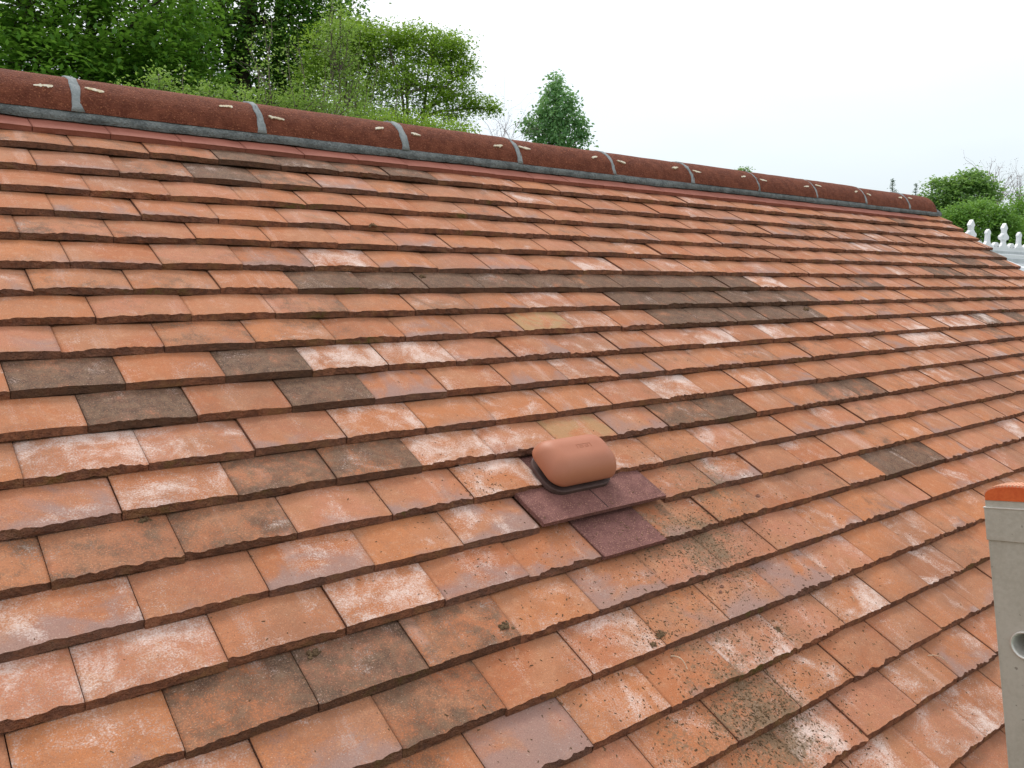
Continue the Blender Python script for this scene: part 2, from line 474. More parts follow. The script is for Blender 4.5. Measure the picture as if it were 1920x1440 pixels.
class TileSet:
    def __init__(s):
        s.v = []; s.f = []; s.mi = []; s.sm = []; s.a = []; s.b = []; s.c = []

    def tile(s, u0, u1, v0, cls, rng, thick=.0142, rough=1.0, L=.19, lift=0.0, nx=26, course=None, top_w=0.0):
        W_ = u1 - u0
        r1, r2 = rng.random(), rng.random()
        tilt = rng.uniform(-.0012, .0012) * rough
        skew = rng.uniform(-.0012, .0012) * rough
        v0 = v0 + rng.uniform(-.0012, .0012) * rough
        cam = rng.uniform(.0012, .0038) * max(rough, .3)
        lift = lift + rng.uniform(0, .0014) * rough
        if course is not None:
            SURF.setdefault(course, []).append((u0, u1, v0, lift + top_w, cam, tilt, skew, 0))
        ph = [rng.uniform(0, 6.28) for _ in range(8)]
        amp = rng.choice((.25, .4, .55, .7, .9, 1.1))
        step = [rng.uniform(-1, 1) for _ in range(9)]

        jag = [rng.uniform(-1, 1) for _ in range(31)]

        def chip(t, o):
            x = t * 8
            i = min(int(x), 7); f_ = x - i; f_ = f_ * f_ * (3 - 2 * f_)
            q = step[i] * (1 - f_) + step[i + 1] * f_
            return (q * .5 + .30 * math.sin(17 * t + ph[o]) + .25 * math.sin(41 * t + ph[o + 1]) + .20 * math.sin(79 * t + ph[o + 2]) + jag[int(t * nx + .5) % len(jag)] * .22) * amp

        def emit(u, v, w, ux, vy):
            s.v.append(pw(u, v, w))
            s.a.append((ux, vy, r1, 1)); s.b.append((cls.get('D', 0), cls.get('W', 0), cls.get('P', 0), 1))
            s.c.append((cls.get('G', 0), grime(u, v), r2, 1))
            return len(s.v) - 1
        svals = [L, G * 1.02, G * .72, G * .45, G * .2, .012, None]
        top = []
        edge = []
        bot = []
        for i in range(nx + 1):
            t = i / nx
            u = u0 + W_ * t
            xx = 2 * t - 1
            ch = (.0056 + .0046 * chip(t, 0)) * rough + .0008
            ch = max(ch, .0008)
            col = []
            for sv in svals:
                sv = ch if sv is None else max(sv, ch + .002 * (1 if sv > .01 else .6))
                w = -TD * sv / G + lift - cam * xx * xx + tilt * xx + top_w
                if sv < .02: w -= .0012 * rough * (1 - sv / .02) * (1 + .5 * chip(t, 3))
                col.append(emit(u, v0 + sv + skew * xx, w, t, min(sv / G, 1)))
            top.append(col)
            wt = -TD * ch / G + lift - cam * xx * xx + tilt * xx - .0012 * rough + top_w
            wb = lift - thick - cam * xx * xx + tilt * xx + top_w + .0012 * rough * chip(t, 4)
            ec = []
            for j, q in enumerate((0, .3, .6, 1.0)):
                if q == 0: sv = ch; w = None
                elif q == 1.0: sv = .0010 + .0016 * rough * abs(chip(t, 5))
                else: sv = ch * (1 - q) * .85 + .0020 * rough * chip(t, 1 + j) + .001
                if w is None or q == 0:
                    k = top[-1][-1]
                    p = s.v[k]
                    s.v.append(p); s.a.append(s.a[k]); s.b.append(s.b[k]); s.c.append(s.c[k])
                    ec.append(len(s.v) - 1); w = 0
                else:
                    ec.append(emit(u, v0 + sv + skew * xx, wt * (1 - q) + wb * q, t, 0))
            edge.append(ec)
        ns = len(svals)
        for i in range(nx):
            for j in range(ns - 1):
                s.f.append((top[i][j], top[i][j + 1], top[i + 1][j + 1], top[i + 1][j])); s.mi.append(0); s.sm.append(True)
            for j in range(3):
                s.f.append((edge[i][j], edge[i][j + 1], edge[i + 1][j + 1], edge[i + 1][j])); s.mi.append(1); s.sm.append(False)
        # flanks and underside
        under = []
        for i, uu in ((0, u0), (nx, u1)):
            xx = -1 if i == 0 else 1
            lo = []
            for j, sv in enumerate(svals[:-1]):
                lo.append(emit(uu, v0 + sv + skew * xx, -TD * sv / G + lift - cam + tilt * xx - thick + top_w, i / nx, min(sv / G, 1)))
            lo.append(edge[i][3])
            under.append(lo)
            for j in range(ns - 1):
                q = (top[i][j], lo[j], lo[j + 1], top[i][j + 1])
                s.f.append(q if i == 0 else q[::-1]); s.mi.append(1); s.sm.append(False)
            s.f.append((top[i][-1], edge[i][3], edge[i][1])); s.mi.append(1); s.sm.append(False)
        s.f.append((under[0][0], under[1][0], under[1][5], under[0][5])); s.mi.append(1); s.sm.append(False)
        s.f.append((under[0][5], under[1][5], under[1][6], under[0][6])); s.mi.append(1); s.sm.append(False)

    def build(s, name, mats, parent, **k):
        me = bpy.data.meshes.new(name)
        me.from_pydata(s.v, [], s.f)
        me.polygons.foreach_set('material_index', s.mi)
        me.polygons.foreach_set('use_smooth', s.sm)
        for nm, dat in (('ta', s.a), ('tb', s.b), ('tc', s.c)):
            at_ = me.attributes.new(nm, 'FLOAT_COLOR', 'POINT')
            at_.data.foreach_set('color', np.array(dat, dtype=np.float32).ravel())
        me.update()
        return link(name, me, mats, parent, **k)


house = thing('tiled_building', (1.3, 0.16, 0), label='single storey building with the orange clay plain tile roof filling the picture', cat='building')
rng = random.Random(7)
field = TileSet(); redrow = TileSet(); slab = TileSet(); patch_tile = TileSet()
for n in range(NC):
    par = .5 if n % 2 == 0 else 0.0
    ks = []
    k = K_LEFT
    while True:
        u = (k + par + DU[n]) * W
        if u > U_END - .03: break
        ks.append((k, u)); k += 1
    for i, (k, u) in enumerate(ks):
        ue = ks[i + 1][1] if i + 1 < len(ks) else U_END + rng.uniform(-.004, .004)
        j0 = rng.uniform(-.0002, .0002)
        gap = .0002 + rng.random() * .0006
        ua, ub = u + gap + j0, ue - gap + j0
        if i + 1 < len(ks) and ks[i + 1][1] + W * .6 > U_END and U_END - ks[i + 1][1] < .05:
            pass
        vr = vrow(n)
        if n == 0 and k < 26:
            redrow.tile(ua, ub, vr, {}, rng, thick=.0135, rough=.45, lift=.0015)
            continue
        if n == 15 and k == 4:
            slab.tile(ua + .002, ua + W * 2 - .008, vr + .001, {}, rng, thick=.0085, rough=.12, lift=.007, L=.185, nx=24, course=n)
            continue
        if n == 15 and k == 5: continue
        if n == 14 and k == 4:
            slab.tile(ua, ub, vr, {}, rng, thick=.008, rough=.05, L=.13, lift=-.005)
            continue
        if n == 16 and k == 4:
            patch_tile.tile(ua, ub - .001, vr - .002, {}, rng, thick=.009, rough=.15, lift=.0015, course=n)
            continue
        cls = {}
        key = TS.get((n, k))
        if key is not None:
            for t in key.split(): cls[t[0]] = float(t[1:])
            cls.setdefault('P', .15)
        else:
            q = rng.random()
            if n < 10 and u < 1.3 and q < .5: cls['D'] = rng.uniform(.3, .6)
            elif q < .26: cls['W'] = rng.uniform(.35, .75)
            elif q < .37 and (k < -1 or n > 21 or u > 2.6): cls['D'] = rng.uniform(.3, 1)
            elif q < .58: cls['D'] = rng.uniform(.22, .48)
            cls['P'] = rng.choice((.1, .3, .45, .6, .8))
        cls.setdefault('D', rng.uniform(.05, .22)); cls.setdefault('W', rng.uniform(.1, .3))
        field.tile(ua, ub, vr, cls, rng, lift=rng.uniform(-.0003, .0012), course=n)
field.build('roof_slope', [M['clay'], M['riven']], house, label='weathered orange clay plain tiles with dark lichened and salt whitened tiles among them')
redrow.build('top_course', [M['redtile'], M['redtile']], house, label='top course of smooth dark red tiles just under the ridge')
patch_tile.build('replacement_tile', [M['purple'], M['purple']], house, label='single purple brown tile below the roof vent')
vent = slab.build('roof_vent', [M['purple'], M['purple']], house, label='purple brown double width vent tile carrying a rounded terracotta cowl')

AY, AZ = .164, Z0 + .164 / CP * SP      # apex of the two slopes
mb = MB()
vb = -G * (NC - 1) + .012
# boarding and felt under the front tiles; plain tiled back slope
mb.box(K_LEFT * W, U_END - .02, vb, AY / CP - .02, -.075, -.043, pw)
mb.build('felt_underlay', M['felt'], house)


def pwb(u, v, w=0.0):
    p = pw(u, v, w)
    return (p[0], 2 * AY - p[1], p[2])


back = TileSet()
rb = random.Random(3)
for n in range(NC):
    par = .5 if n % 2 == 0 else 0
    for k in range(K_LEFT, 28):
        u = (k + par) * W
        if u + W > U_END + .02: continue
        back.tile(u + .001, u + W - .001, -G * n, {'D': rb.choice((.1, .2, .3, .9)), 'W': rb.random() * .5, 'P': .3}, rb, nx=4)
back.v = [(x, 2 * AY - y, z) for x, y, z in back.v]
back.f = [q[::-1] for q in back.f]
back.build('back_slope', [M['clay'], M['riven']], house)
mb = MB()
mb.box(K_LEFT * W, U_END - .02, vb, AY / CP - .02, -.075, -.043, pwb)
mb.build('felt_underlay', M['felt'], house)

# ridge tiles, half round, bedded on mortar
RC = Z0 + .042
RR = .110
joints = [.205 + .4545 * i for i in range(-5, 10)]
joints.append(4.655)
joints[0] = K_LEFT * W
rr = random.Random(11)


def arc_mesh(ua, ub, ro, ri, a0=6, a1=174, na=28, nu=10, wob=.0006, seed=0, endcap=False, cy=AY, cz=RC):
    g = random.Random(seed)
    vs = []; fs = []
    for i in range(nu + 1):
        t = i / nu
        u = ua + (ub - ua) * t
        tap = 1.0
        if endcap:
            d = (1 - t) * (ub - ua)
            tap = math.sqrt(max(0.0, 1 - max(0, (.055 - d) / .055) ** 2)) * .55 + .45 if d < .055 else 1.0
        for r in (ro, ri):
            for j in range(na + 1):
                a = R_(a0 + (a1 - a0) * j / na)
                q = r * (tap if r == ro else min(tap, 1.0)) + (g.uniform(-wob, wob) if r == ro else 0)
                vs.append((u, cy - q * math.cos(a), cz + q * math.sin(a)))
    st = 2 * (na + 1)
    for i in range(nu):
        for j in range(na):
            a = i * st + j
            fs.append((a, a + st, a + st + 1, a + 1))
            b = a + na + 1
            fs.append((b, b + 1, b + st + 1, b + st))
        for j, flip in ((0, 0), (na, 1)):
            a = i * st + j; b = a + na + 1
            q = (a, b, b + st, a + st)
            fs.append(q if not flip else q[::-1])
    for i in (0, nu):
        for j in range(na):
            a = i * st + j; b = a + na + 1
            q = (a, a + 1, b + 1, b)
            fs.append(q if i == 0 else q[::-1])
    return vs, fs


GL = {}
for i in range(len(joints) - 1):
    last = i == len(joints) - 2
    jw0 = .012; jw1 = .012
    jw0 = jw1 = .0078 if i < 7 else .006
    ua, ub = joints[i] + jw0 * .8, joints[i + 1] - jw1 * .8
    mb = MB()
    vs, fs = arc_mesh(ua, ub if not last else joints[-1], RR + rr.uniform(-.0012, .0012), RR - .015, seed=i, endcap=last, cy=AY + rr.uniform(-.0025, .0025), cz=RC + rr.uniform(-.003, .003), nu=10 if not last else 24)
    mb.add(vs, fs)
    if last:
        # plugged mortar end
        n0 = len(vs)
        pe = [(joints[-1] - .001, AY - (RR * .45) * math.cos(R_(a)), RC + RR * .45 * math.sin(R_(a))) for a in range(4, 177, 8)]
        mb.add(pe, [tuple(range(len(pe)))])
    lab = None
    if last: lab = 'last ridge tile with rounded closed end at the verge'
    rt = mb.build('ridge_tile', M['ridge'], house, smooth=False)
    for p in rt.data.polygons: p.use_smooth = True
    md = rt.modifiers.new('split', 'EDGE_SPLIT'); md.split_angle = R_(40)
    if lab: rt['label'] = lab
    # scraps of cream residue near each joint
    for side, uu in ((0, ua + rr.uniform(.03, .05)), (1, ub - rr.uniform(.055, .085))):
        if last and side == 1: continue
        g = random.Random(i * 7 + side)
        ln = g.uniform(.030, .052); a_c = g.uniform(33, 44); pts = []; nn = 11
        dp = g.random()
        for q in range(nn + 1):
            t = q / nn
            h = .0040 * (math.sin(math.pi * min(1, t * .94 + .03)) ** .4) * g.uniform(.45, 1.35)
            pts.append((t, h, .0045 * g.random() if abs(t - dp) < .18 else 0))
        vv = []
        for t, h, dr in pts:
            for sgn in (-1, 1):
                ang = R_(a_c) + sgn * h / RR - (dr / RR if sgn < 0 else 0) + .06 * (t - .5) * (1 if side else -1)
                r_ = RR + .0028
                vv.append((uu + ln * (t - .5), AY - r_ * math.cos(ang), RC + r_ * math.sin(ang)))
        b0 = len(vv)
        vv += [(x, AY + (y - AY) * .96, RC + (z - RC) * .96) for x, y, z in vv]
        ff = []
        for q in range(nn):
            a = 2 * q
            ff.append((a, a + 2, a + 3, a + 1))
            ff.append((a, a + b0, a + 2 + b0, a + 2)); ff.append((a + 1, a + 3, a + 3 + b0, a + 1 + b0))
        ff.append((0, 1, 1 + b0, b0)); ff.append((2 * nn, 2 * nn + b0, 2 * nn + 1 + b0, 2 * nn + 1))
        mb = MB(); mb.add(vv, ff)
        mb.build('residue_patch', M['glue'], rt)
    if i > 0:
        mb = MB()
        jw = .0095 if i < 8 else .0075
        vs, fs = arc_mesh(joints[i] - jw, joints[i] + jw, RR + (.0028 if i < 8 else .0012), RR - .02, seed=90 + i, nu=5, wob=.0012)
        # uneven trowelled edges
        vs = [(x + .007 * mnoise.noise(Vector((y * 40, z * 40, i * 3.3 + (1 if x > joints[i] else 0)))) + (1 if x > joints[i] else -1) * .008 * max(0, 1 - (z - RC) / .035) ** 2, y, z) for x, y, z in vs]
        mb.add(vs, fs)
        mb.build('mortar_joint', M['mortarpale'], house, smooth=True)

# mortar bedding strips, front and back
for side, nm in ((0, 'front'), (1, 'back')):
    mb = MB()
    nu = 260
    u0_, u1_ = K_LEFT * W + .005, 4.665
    rows = []
    for i in range(nu + 1):
        u = u0_ + (u1_ - u0_) * i / nu
        n1 = mnoise.noise(Vector((u * 6, 1.7 + side, 0))) * .008 + mnoise.noise(Vector((u * 30, 4.7, side))) * .005
        sec = [(.0605 + n1, -.006 + 0), (.0620 + n1, .0035), (.0685 + n1 * .5, .0085), (.0765, .0122), (.090, .014), (.125, .014), (.125, -.02)]
        base = len(mb.v)
        fn = pw if side == 0 else pwb
        jit = mnoise.noise(Vector((u * 22, 9.1, side))) * .0012
        mb.v.extend([fn(u, v, w + (jit if 0 < q < 5 else 0)) for q, (v, w) in enumerate(sec)])
        rows.append(base)
    for i in range(nu):
        a, b = rows[i], rows[i + 1]
        for j in range(6):
            q = (a + j, b + j, b + j + 1, a + j + 1)
            mb.f.append(q[::-1] if side == 0 else q); mb.mi.append(0)
    mb.f.append(tuple(rows[0] + j for j in range(7))); mb.mi.append(0)
    mb.f.append(tuple(rows[-1] + j for j in reversed(range(7)))); mb.mi.append(0)
    mb.build('mortar_bedding', M['mortar'], house, smooth=True)

# vent cowl and collar


def rrect(a, b, r, n=8):
    r = min(r, a * .95, b * .95)
    pts = []
    for cx, cy, a0 in ((a - r, b - r, 0), (-a + r, b - r, 90), (-a + r, -b + r, 180), (a - r, -b + r, 270)):
        for i in range(n + 1):
            q = R_(a0 + 90 * i / n)
            pts.append((cx + r * math.cos(q), cy + r * math.sin(q)))
    return pts


def stack(mb, layers, fn):
    vs = []; fs = []
    n = len(layers[0][0])
    for pts, z in layers:
        for k, (x, y) in enumerate(pts): vs.append(fn(x, y, z if not callable(z) else z(x, y)))
    for i in range(len(layers) - 1):
        for k in range(n):
            fs.append((i * n + k, i * n + (k + 1) % n, (i + 1) * n + (k + 1) % n, (i + 1) * n + k))
    fs.append(tuple(reversed(range(n)))); fs.append(tuple((len(layers) - 1) * n + k for k in range(n)))
    mb.add(vs, fs)


VU, VV = 4.97 * W, -G * 13.86


def vfn(x, y, z, tilt=.0):
    return pw(VU + x, VV + y, z + y * tilt)


mb = MB()
lay = [(rrect(.083, .050, .034), -.003), (rrect(.083, .050, .034), .0042), (rrect(.081, .048, .032), .0054)]
lay = [([(x - .008, y + .009) for x, y in p], z) for p, z in lay]
stack(mb, lay, vfn)
mb.build('vent_collar', M['collar'], vent, smooth=False)
mb = MB()
stack(mb, [([(x - .009, y + .008) for x, y in rrect(.070, .036, .02)], z) for z in (.005, .030)], vfn)
mb.build('vent_neck', M['felt'], vent)
mb = MB()
A_, B_ = .0855, .0515
lay = [(rrect(A_ - .005, B_ - .005, .026), .026), (rrect(A_ - .005, B_ - .005, .026), .0182), (rrect(A_ - .0012, B_ - .0012, .029), .0178)]
rf = .040
for q in range(0, 13):
    ph = R_(90 * q / 12)
    ins = rf * (1 - math.cos(ph))
    lay.append((rrect(A_ - ins * .82, B_ - ins * 1.0, max(.030 - ins * .42, .008)), .0195 + rf * math.sin(ph)))
ztop = .0195 + rf
for sc in (.82, .55, .25, .04):
    lay.append((rrect((A_ - rf * .82) * sc, (B_ - rf) * sc, .0085 * sc), ztop))
stack(mb, lay, lambda x, y, z: vfn(x - .007, y + .0125, z, .04))
cw = mb.build('vent_cowl', M['cowl'], vent, smooth=True, label='rounded terracotta plastic hood of the roof vent')
ed = cw.modifiers.new('split', 'EDGE_SPLIT'); ed.split_angle = R_(60)
mb = MB()
zt = ztop
for x0, x1, y0, y1 in ((-.018, .018, .0085, .0094), (-.018, -.0171, .000, .0085), (.0171, .018, .000, .0085), (-.012, -.005, .001, .0019), (-.012, -.005, .0045, .0054), (-.003, -.0021, .001, .0054), (.002, .009, .001, .0019), (.002, .009, .0045, .0054), (.0095, .0104, .001, .0054)):
    mb.box(x0, x1, y0, y1, zt - .002, zt + .0005, lambda x, y, z: vfn(x - .000, y + .0125, z, .04))
mb.build('embossed_mark', M['cowl'], vent)
# groove that divides the double width tile
mb = MB()
un = (5 + DU[15]) * W - .002
mb.box(un - .0009, un + .0009, vrow(15) + .006, vrow(15) + .080, .004, .0076, lambda x, y, z: pw(x, y, z - TD * (y - vrow(15)) / G * 1.0))
mb.build('tile_groove', M['felt'], vent)

# walls, fascia, gutter, barge boards
ye = -G * NC * CP + .08
mb = MB()
wx0, wx1 = K_LEFT * W + .06, U_END - .07
wy0, wy1 = ye + .12, 2 * AY - ye - .12
zw = Z0 - G * NC * SP - .02
gab = [(wy0, 0), (wy1, 0), (wy1, zw + .03), (AY, AZ - .10), (wy0, zw + .03)]
mb.prism(gab, lambda y, z: (wx1, y, z), lambda y, z: (wx0, y, z))
mb.build('wall', M['render'], house)
for fn in (pw, pwb):
    mb = MB()
    v_ = -G * (NC - 1) + .03
    mb.box(K_LEFT * W + .01, U_END - .03, v_ - .02, v_, -.19, -.080, fn)
    mb.build('fascia_board', M['fascia'], house)
    for xa, xb in ((K_LEFT * W - .004, K_LEFT * W + .024), (U_END - .045, U_END - .02)):
        mb = MB()
        mb.box(xa, xb, v_ + .002, AY / CP - .03, -.21, -.077, fn)
        mb.build('barge_board', M['fascia'], house)
gy, gz = pw(0, -G * (NC - 1), 0)[1:]
for sg in (0, 1):
    mb = MB()
    pts = []
    for a in range(180, 361, 20):
        pts.append((.05 * math.cos(R_(a)), .05 * math.sin(R_(a))))
    for a in range(360, 179, -20):
        pts.append((.046 * math.cos(R_(a)), .046 * math.sin(R_(a))))
    yc, zc = gy - .035, gz - .055
    yy = lambda y: (yc + y) if sg == 0 else 2 * AY - (yc + y)
    n_ = len(pts)
    vs = [(K_LEFT * W, yy(y), zc + z) for y, z in pts] + [(U_END, yy(y), zc + z) for y, z in pts]
    mb.add(vs, [(i, (i + 1) % n_, (i + 1) % n_ + n_, i + n_) for i in range(n_)])
    mb.build('gutter', M['gutter'], house)

# ------------------------------------------------------------------ ladder against the eaves
LX = .80
top = np.array([LX, -1.7830, 3.3690])
sd = np.array([0, .14091, .99002])        # up the stile
pd = np.array([0, -.99002, .14091])       # across the stile, away from the roof
xd = np.array([1, 0, 0])
SW, ST, RW = .062, .024, .33              # stile depth, stile thickness, clear width


def lf(x, p, s):
    """ladder coordinates: x across the ladder, p across the stile, s up from the reference point"""
    return tuple(top + xd * x + pd * p + sd * s)


LEN = (top[2] - .01) / sd[2]
ladder = thing('ladder', lf(0, .03, -LEN), label='grey aluminium ladder with orange end cap leaning on the eaves at the right edge', cat='ladder')
RUNGS = [-.163 - .25 * i for i in range(13) if -.163 - .25 * i > -LEN + .1]


def ring_plate(mb, x, s0, s1, sc, r, flip):
    """flat side of the stile between s0 and s1 with a round hole"""
    n = 24
    inner = []; outer = []
    for i in range(n):
        a = 2 * math.pi * (i + .5) / n
        dx, dy = math.cos(a), math.sin(a)
        inner.append(lf(x, SW / 2 + r * dx, sc + r * dy))
        hx = SW / 2
        hy = (s1 - sc) if dy > 0 else (sc - s0)
        k = min(hx / abs(dx) if abs(dx) > 1e-6 else 9, hy / abs(dy) if abs(dy) > 1e-6 else 9)
        outer.append([SW / 2 + k * dx, sc + k * dy])
    # snap the nearest samples to the corners
    for cx, cy in ((0, s0), (SW, s0), (SW, s1), (0, s1)):
        j = min(range(n), key=lambda q: (outer[q][0] - cx) ** 2 + (outer[q][1] - cy) ** 2)
        outer[j] = [cx, cy]
    vs = inner + [lf(x, *q) for q in outer]
    fs = [(i, (i + 1) % n, (i + 1) % n + n, i + n) for i in range(n)]
    mb.add(vs, [q[::-1] for q in fs] if flip else fs)


for side in (0, 1):
    xo = 0 if side == 0 else ST + RW
    mb = MB()
    e_top = .0085
    cuts = [e_top] + [(RUNGS[i] + RUNGS[i + 1]) / 2 for i in range(len(RUNGS) - 1)] + [-LEN]
    for i, sc in enumerate(RUNGS):
        s1, s0 = cuts[i], cuts[i + 1]
        ring_plate(mb, xo, s0, s1, sc, .0145, True)
        ring_plate(mb, xo + ST, s0, s1, sc, .0145, False)
    fn = lambda x, p, s: lf(xo + x, p, s)
    mb.box(-.0003, ST + .0003, -.0012, .0001, -LEN, e_top, fn)
    mb.box(-.0003, ST + .0003, SW - .0001, SW + .0012, -LEN, e_top, fn)
    st = mb.build('stile', M['alu'], ladder)
    # sliding section guide wrapped round the top of the stile
    mb = MB()
    mb.box(-.0022, ST + .0022, -.0026, SW + .0026, -.0400, -.0005, fn)
    mb.build('guide_bracket', M['alu'], ladder, bevel=.0006)
    mb = MB()
    mb.box(-.0030, ST + .0030, -.0033, SW + .0033, -.0010, .0004, fn)
    mb.build('bracket_rim', M['alubright'], ladder, bevel=.0003)
    # plastic cap, arched, with grip ribs over the top
    mb = MB()
    n = 20
    prof = []
    for i in range(n + 1):
        t = i / n
        a = math.pi * t
        prof.append((SW / 2 - (SW / 2 + .0008) * math.cos(a), e_top + .0045 + .0125 * math.sin(a) ** .8))
    prof = [(-.0008, e_top)] + prof + [(SW + .0008, e_top)]
    mb.prism(prof, lambda p, s: lf(xo + ST + .001, p, s), lambda p, s: lf(xo - .001, p, s))
    cp = mb.build('end_cap', M['cap'], ladder, label='orange plastic end cap on the top of the stile')
    mb = MB()
    for i in range(26):
        t0 = (i + .12) / 26; t1 = (i + .66) / 26
        q = []
        for t in (t0, t1):
            a = math.pi * t
            q.append((SW / 2 - (SW / 2 + .0008) * math.cos(a), e_top + .0045 + .0125 * math.sin(a) ** .8))
        (pa, sa), (pb_, sb) = q
        up_ = .0021
        mb.add([lf(xo + x, p, s) for x in (-.0004, ST + .0004) for p, s in ((pa, sa - .001), (pb_, sb - .001), (pb_ + (pb_ - SW / 2) * .03, sb + up_), (pa + (pa - SW / 2) * .03, sa + up_))],
               [(0, 1, 2, 3), (7, 6, 5, 4), (0, 4, 5, 1), (1, 5, 6, 2), (2, 6, 7, 3), (3, 7, 4, 0)])
    mb.build('grip_ribs', M['capworn'], cp)
    mb = MB()
    mb.box(-.003, ST + .003, -.004, SW + .004, -LEN - .008, -LEN + .05, fn)
    mb.build('rubber_foot', M['gutter'], ladder, bevel=.002)
for sc in RUNGS:
    mb = MB()
    n = 24
    rings = [(-.0030, .0170), (-.0034, .0158), (-.0022, .0145), (0, .0138), (ST + RW + ST, .0138), (ST * 2 + RW + .0022, .0145), (ST * 2 + RW + .0034, .0158), (ST * 2 + RW + .003, .0170),
             (ST * 2 + RW + .0004, .0172), (ST * 2 + RW + .0002, .0150), (ST + RW + .001, .0150), (ST - .001, .0150), (-.0002, .0150), (-.0004, .0172)]
    vs = []
    for x, r in rings:
        for k in range(n):
            a = 2 * math.pi * k / n
            vs.append(lf(x, SW / 2 + r * math.cos(a), sc + r * math.sin(a)))
    L_ = len(rings)
    fs = [(i * n + k, i * n + (k + 1) % n, ((i + 1) % L_) * n + (k + 1) % n, ((i + 1) % L_) * n + k) for i in range(L_) for k in range(n)]
    mb.add(vs, fs)
    mb.build('rung', M['alubright'], ladder, smooth=True)

# ------------------------------------------------------------------ conservatory beyond the verge
cd_ = np.array([1.0, 0, 0])
cn_ = np.array([-cd_[1], cd_[0], 0])
c0 = np.array([5.7914, .1548, 3.8675])


def cf(a, b, h):
    """conservatory coordinates: a along its ridge, b across it, h over the ridge top"""
    return tuple(c0 + cd_ * a + cn_ * b + np.array([0, 0, h]))


cons = thing('conservatory', cf(1.4, 0, -3.8675), label='white conservatory with a spiked ridge cresting beyond the right end of the roof', cat='conservatory')
A0, A1 = -.95, 3.6
mb = MB()
mb.box(A0, A1, -.035, .035, -.022, -.001, cf)
mb.build('ridge_capping', M['greyflash'], cons, bevel=.003)
mb = MB()
mb.box(A0, A1, -.055, .055, -.050, -.022, cf)
mb.build('ridge_beam', M['upvc'], cons, bevel=.004)
mb = MB()
mb.box(A0, A1, -.085, .085, -.085, -.0505, cf)
mb.build('ridge_trim', M['greyflash'], cons, bevel=.004)
mb = MB()
mb.box(A0, A1, -.12, .12, -.115, -.0855, cf)
mb.build('ridge_base', M['upvc'], cons, bevel=.004)
N = NT('frosted_roof_panel')
N.out((.62, .66, .68), .35, None, .5)
M['poly'] = N.m
N = NT('window_glass')
N.out((.03, .04, .045), .08, None, .6)
M['glass'] = N.m
tb = math.tan(R_(24))
for sg in (-1, 1):
    for i in range(6):
        a0 = A0 + (A1 - A0) * i / 6; a1 = A0 + (A1 - A0) * (i + 1) / 6
        mb = MB()
        mb.box(a0 + .025, a1 - .025, .115, 1.55, -.16, -.14, lambda a, b, h: cf(a, sg * b, h + .10 * 0 - (b - .115) * tb + .045))
        mb.build('roof_panel', M['poly'], cons)
    for i in range(7):
        a0 = A0 + (A1 - A0) * i / 6
        mb = MB()
        mb.box(a0 - .03, a0 + .03, .10, 1.57, -.165, -.118, lambda a, b, h: cf(a, sg * b, h - (b - .115) * tb + .045))
        mb.build('glazing_bar', M['upvc'], cons, bevel=.004)
    he = -.12 - (1.55 - .115) * tb
    mb = MB(); mb.box(A0, A1, sg * 1.45, sg * 1.60, he - .12, he - .02, cf); mb.build('eaves_beam', M['upvc'], cons)
    for i in range(6):
        a0 = A0 + (A1 - A0) * i / 6; a1 = A0 + (A1 - A0) * (i + 1) / 6
        mb = MB()
        zb = -3.8675
        mb.box(a0, a0 + .06, sg * 1.49, sg * 1.55, zb + .02, he - .12, cf); mb.box(a1 - .06, a1, sg * 1.49, sg * 1.55, zb + .02, he - .12, cf)
        mb.box(a0 + .06, a1 - .06, sg * 1.49, sg * 1.55, zb + .6, zb + .66, cf); mb.box(a0 + .06, a1 - .06, sg * 1.49, sg * 1.55, he - .18, he - .12, cf)
        fr = mb.build('window', M['upvc'], cons)
        mb = MB(); mb.box(a0 + .06, a1 - .06, sg * 1.51, sg * 1.53, zb + .66, he - .18, cf); mb.build('pane', M['glass'], fr)
        mb = MB(); mb.box(a0 + .06, a1 - .06, sg * 1.50, sg * 1.54, zb + .02, zb + .6, cf); mb.build('lower_panel', M['upvc'], fr)
for a_ in (A0 + .02, A1 - .02):
    mb = MB()
    he = -.12 - (1.55 - .115) * tb
    mb.prism([(-1.5, -3.85), (1.5, -3.85), (1.5, he - .02), (.0, -.12), (-1.5, he - .02)], lambda b, h: cf(a_ + .03, b, h), lambda b, h: cf(a_ - .03, b, h))
    mb.build('end_wall', M['upvc'], cons)

cs = .249        # spacing between a tall and a short spike
# flat moulded cresting plate
mb = MB()
mb.box(A0 + .01, A1 - .01, -.010, .010, -.002, .022, cf)
crest = mb.build('ridge_cresting', M['upvc'], cons)


KX = 1.75


def plate(mb, poly, a_c, th=.011):
    area = sum(poly[i][0] * poly[(i + 1) % len(poly)][1] - poly[(i + 1) % len(poly)][0] * poly[i][1] for i in range(len(poly)))
    if area < 0: poly = poly[::-1]
    mb.prism(poly, lambda a, h: cf(a_c + a * KX, -th, h * .92), lambda a, h: cf(a_c + a * KX, th, h * .92))


def disc(cx, cy, r, n=12):
    return [(cx + r * math.cos(2 * math.pi * i / n), cy + r * math.sin(2 * math.pi * i / n)) for i in range(n)]


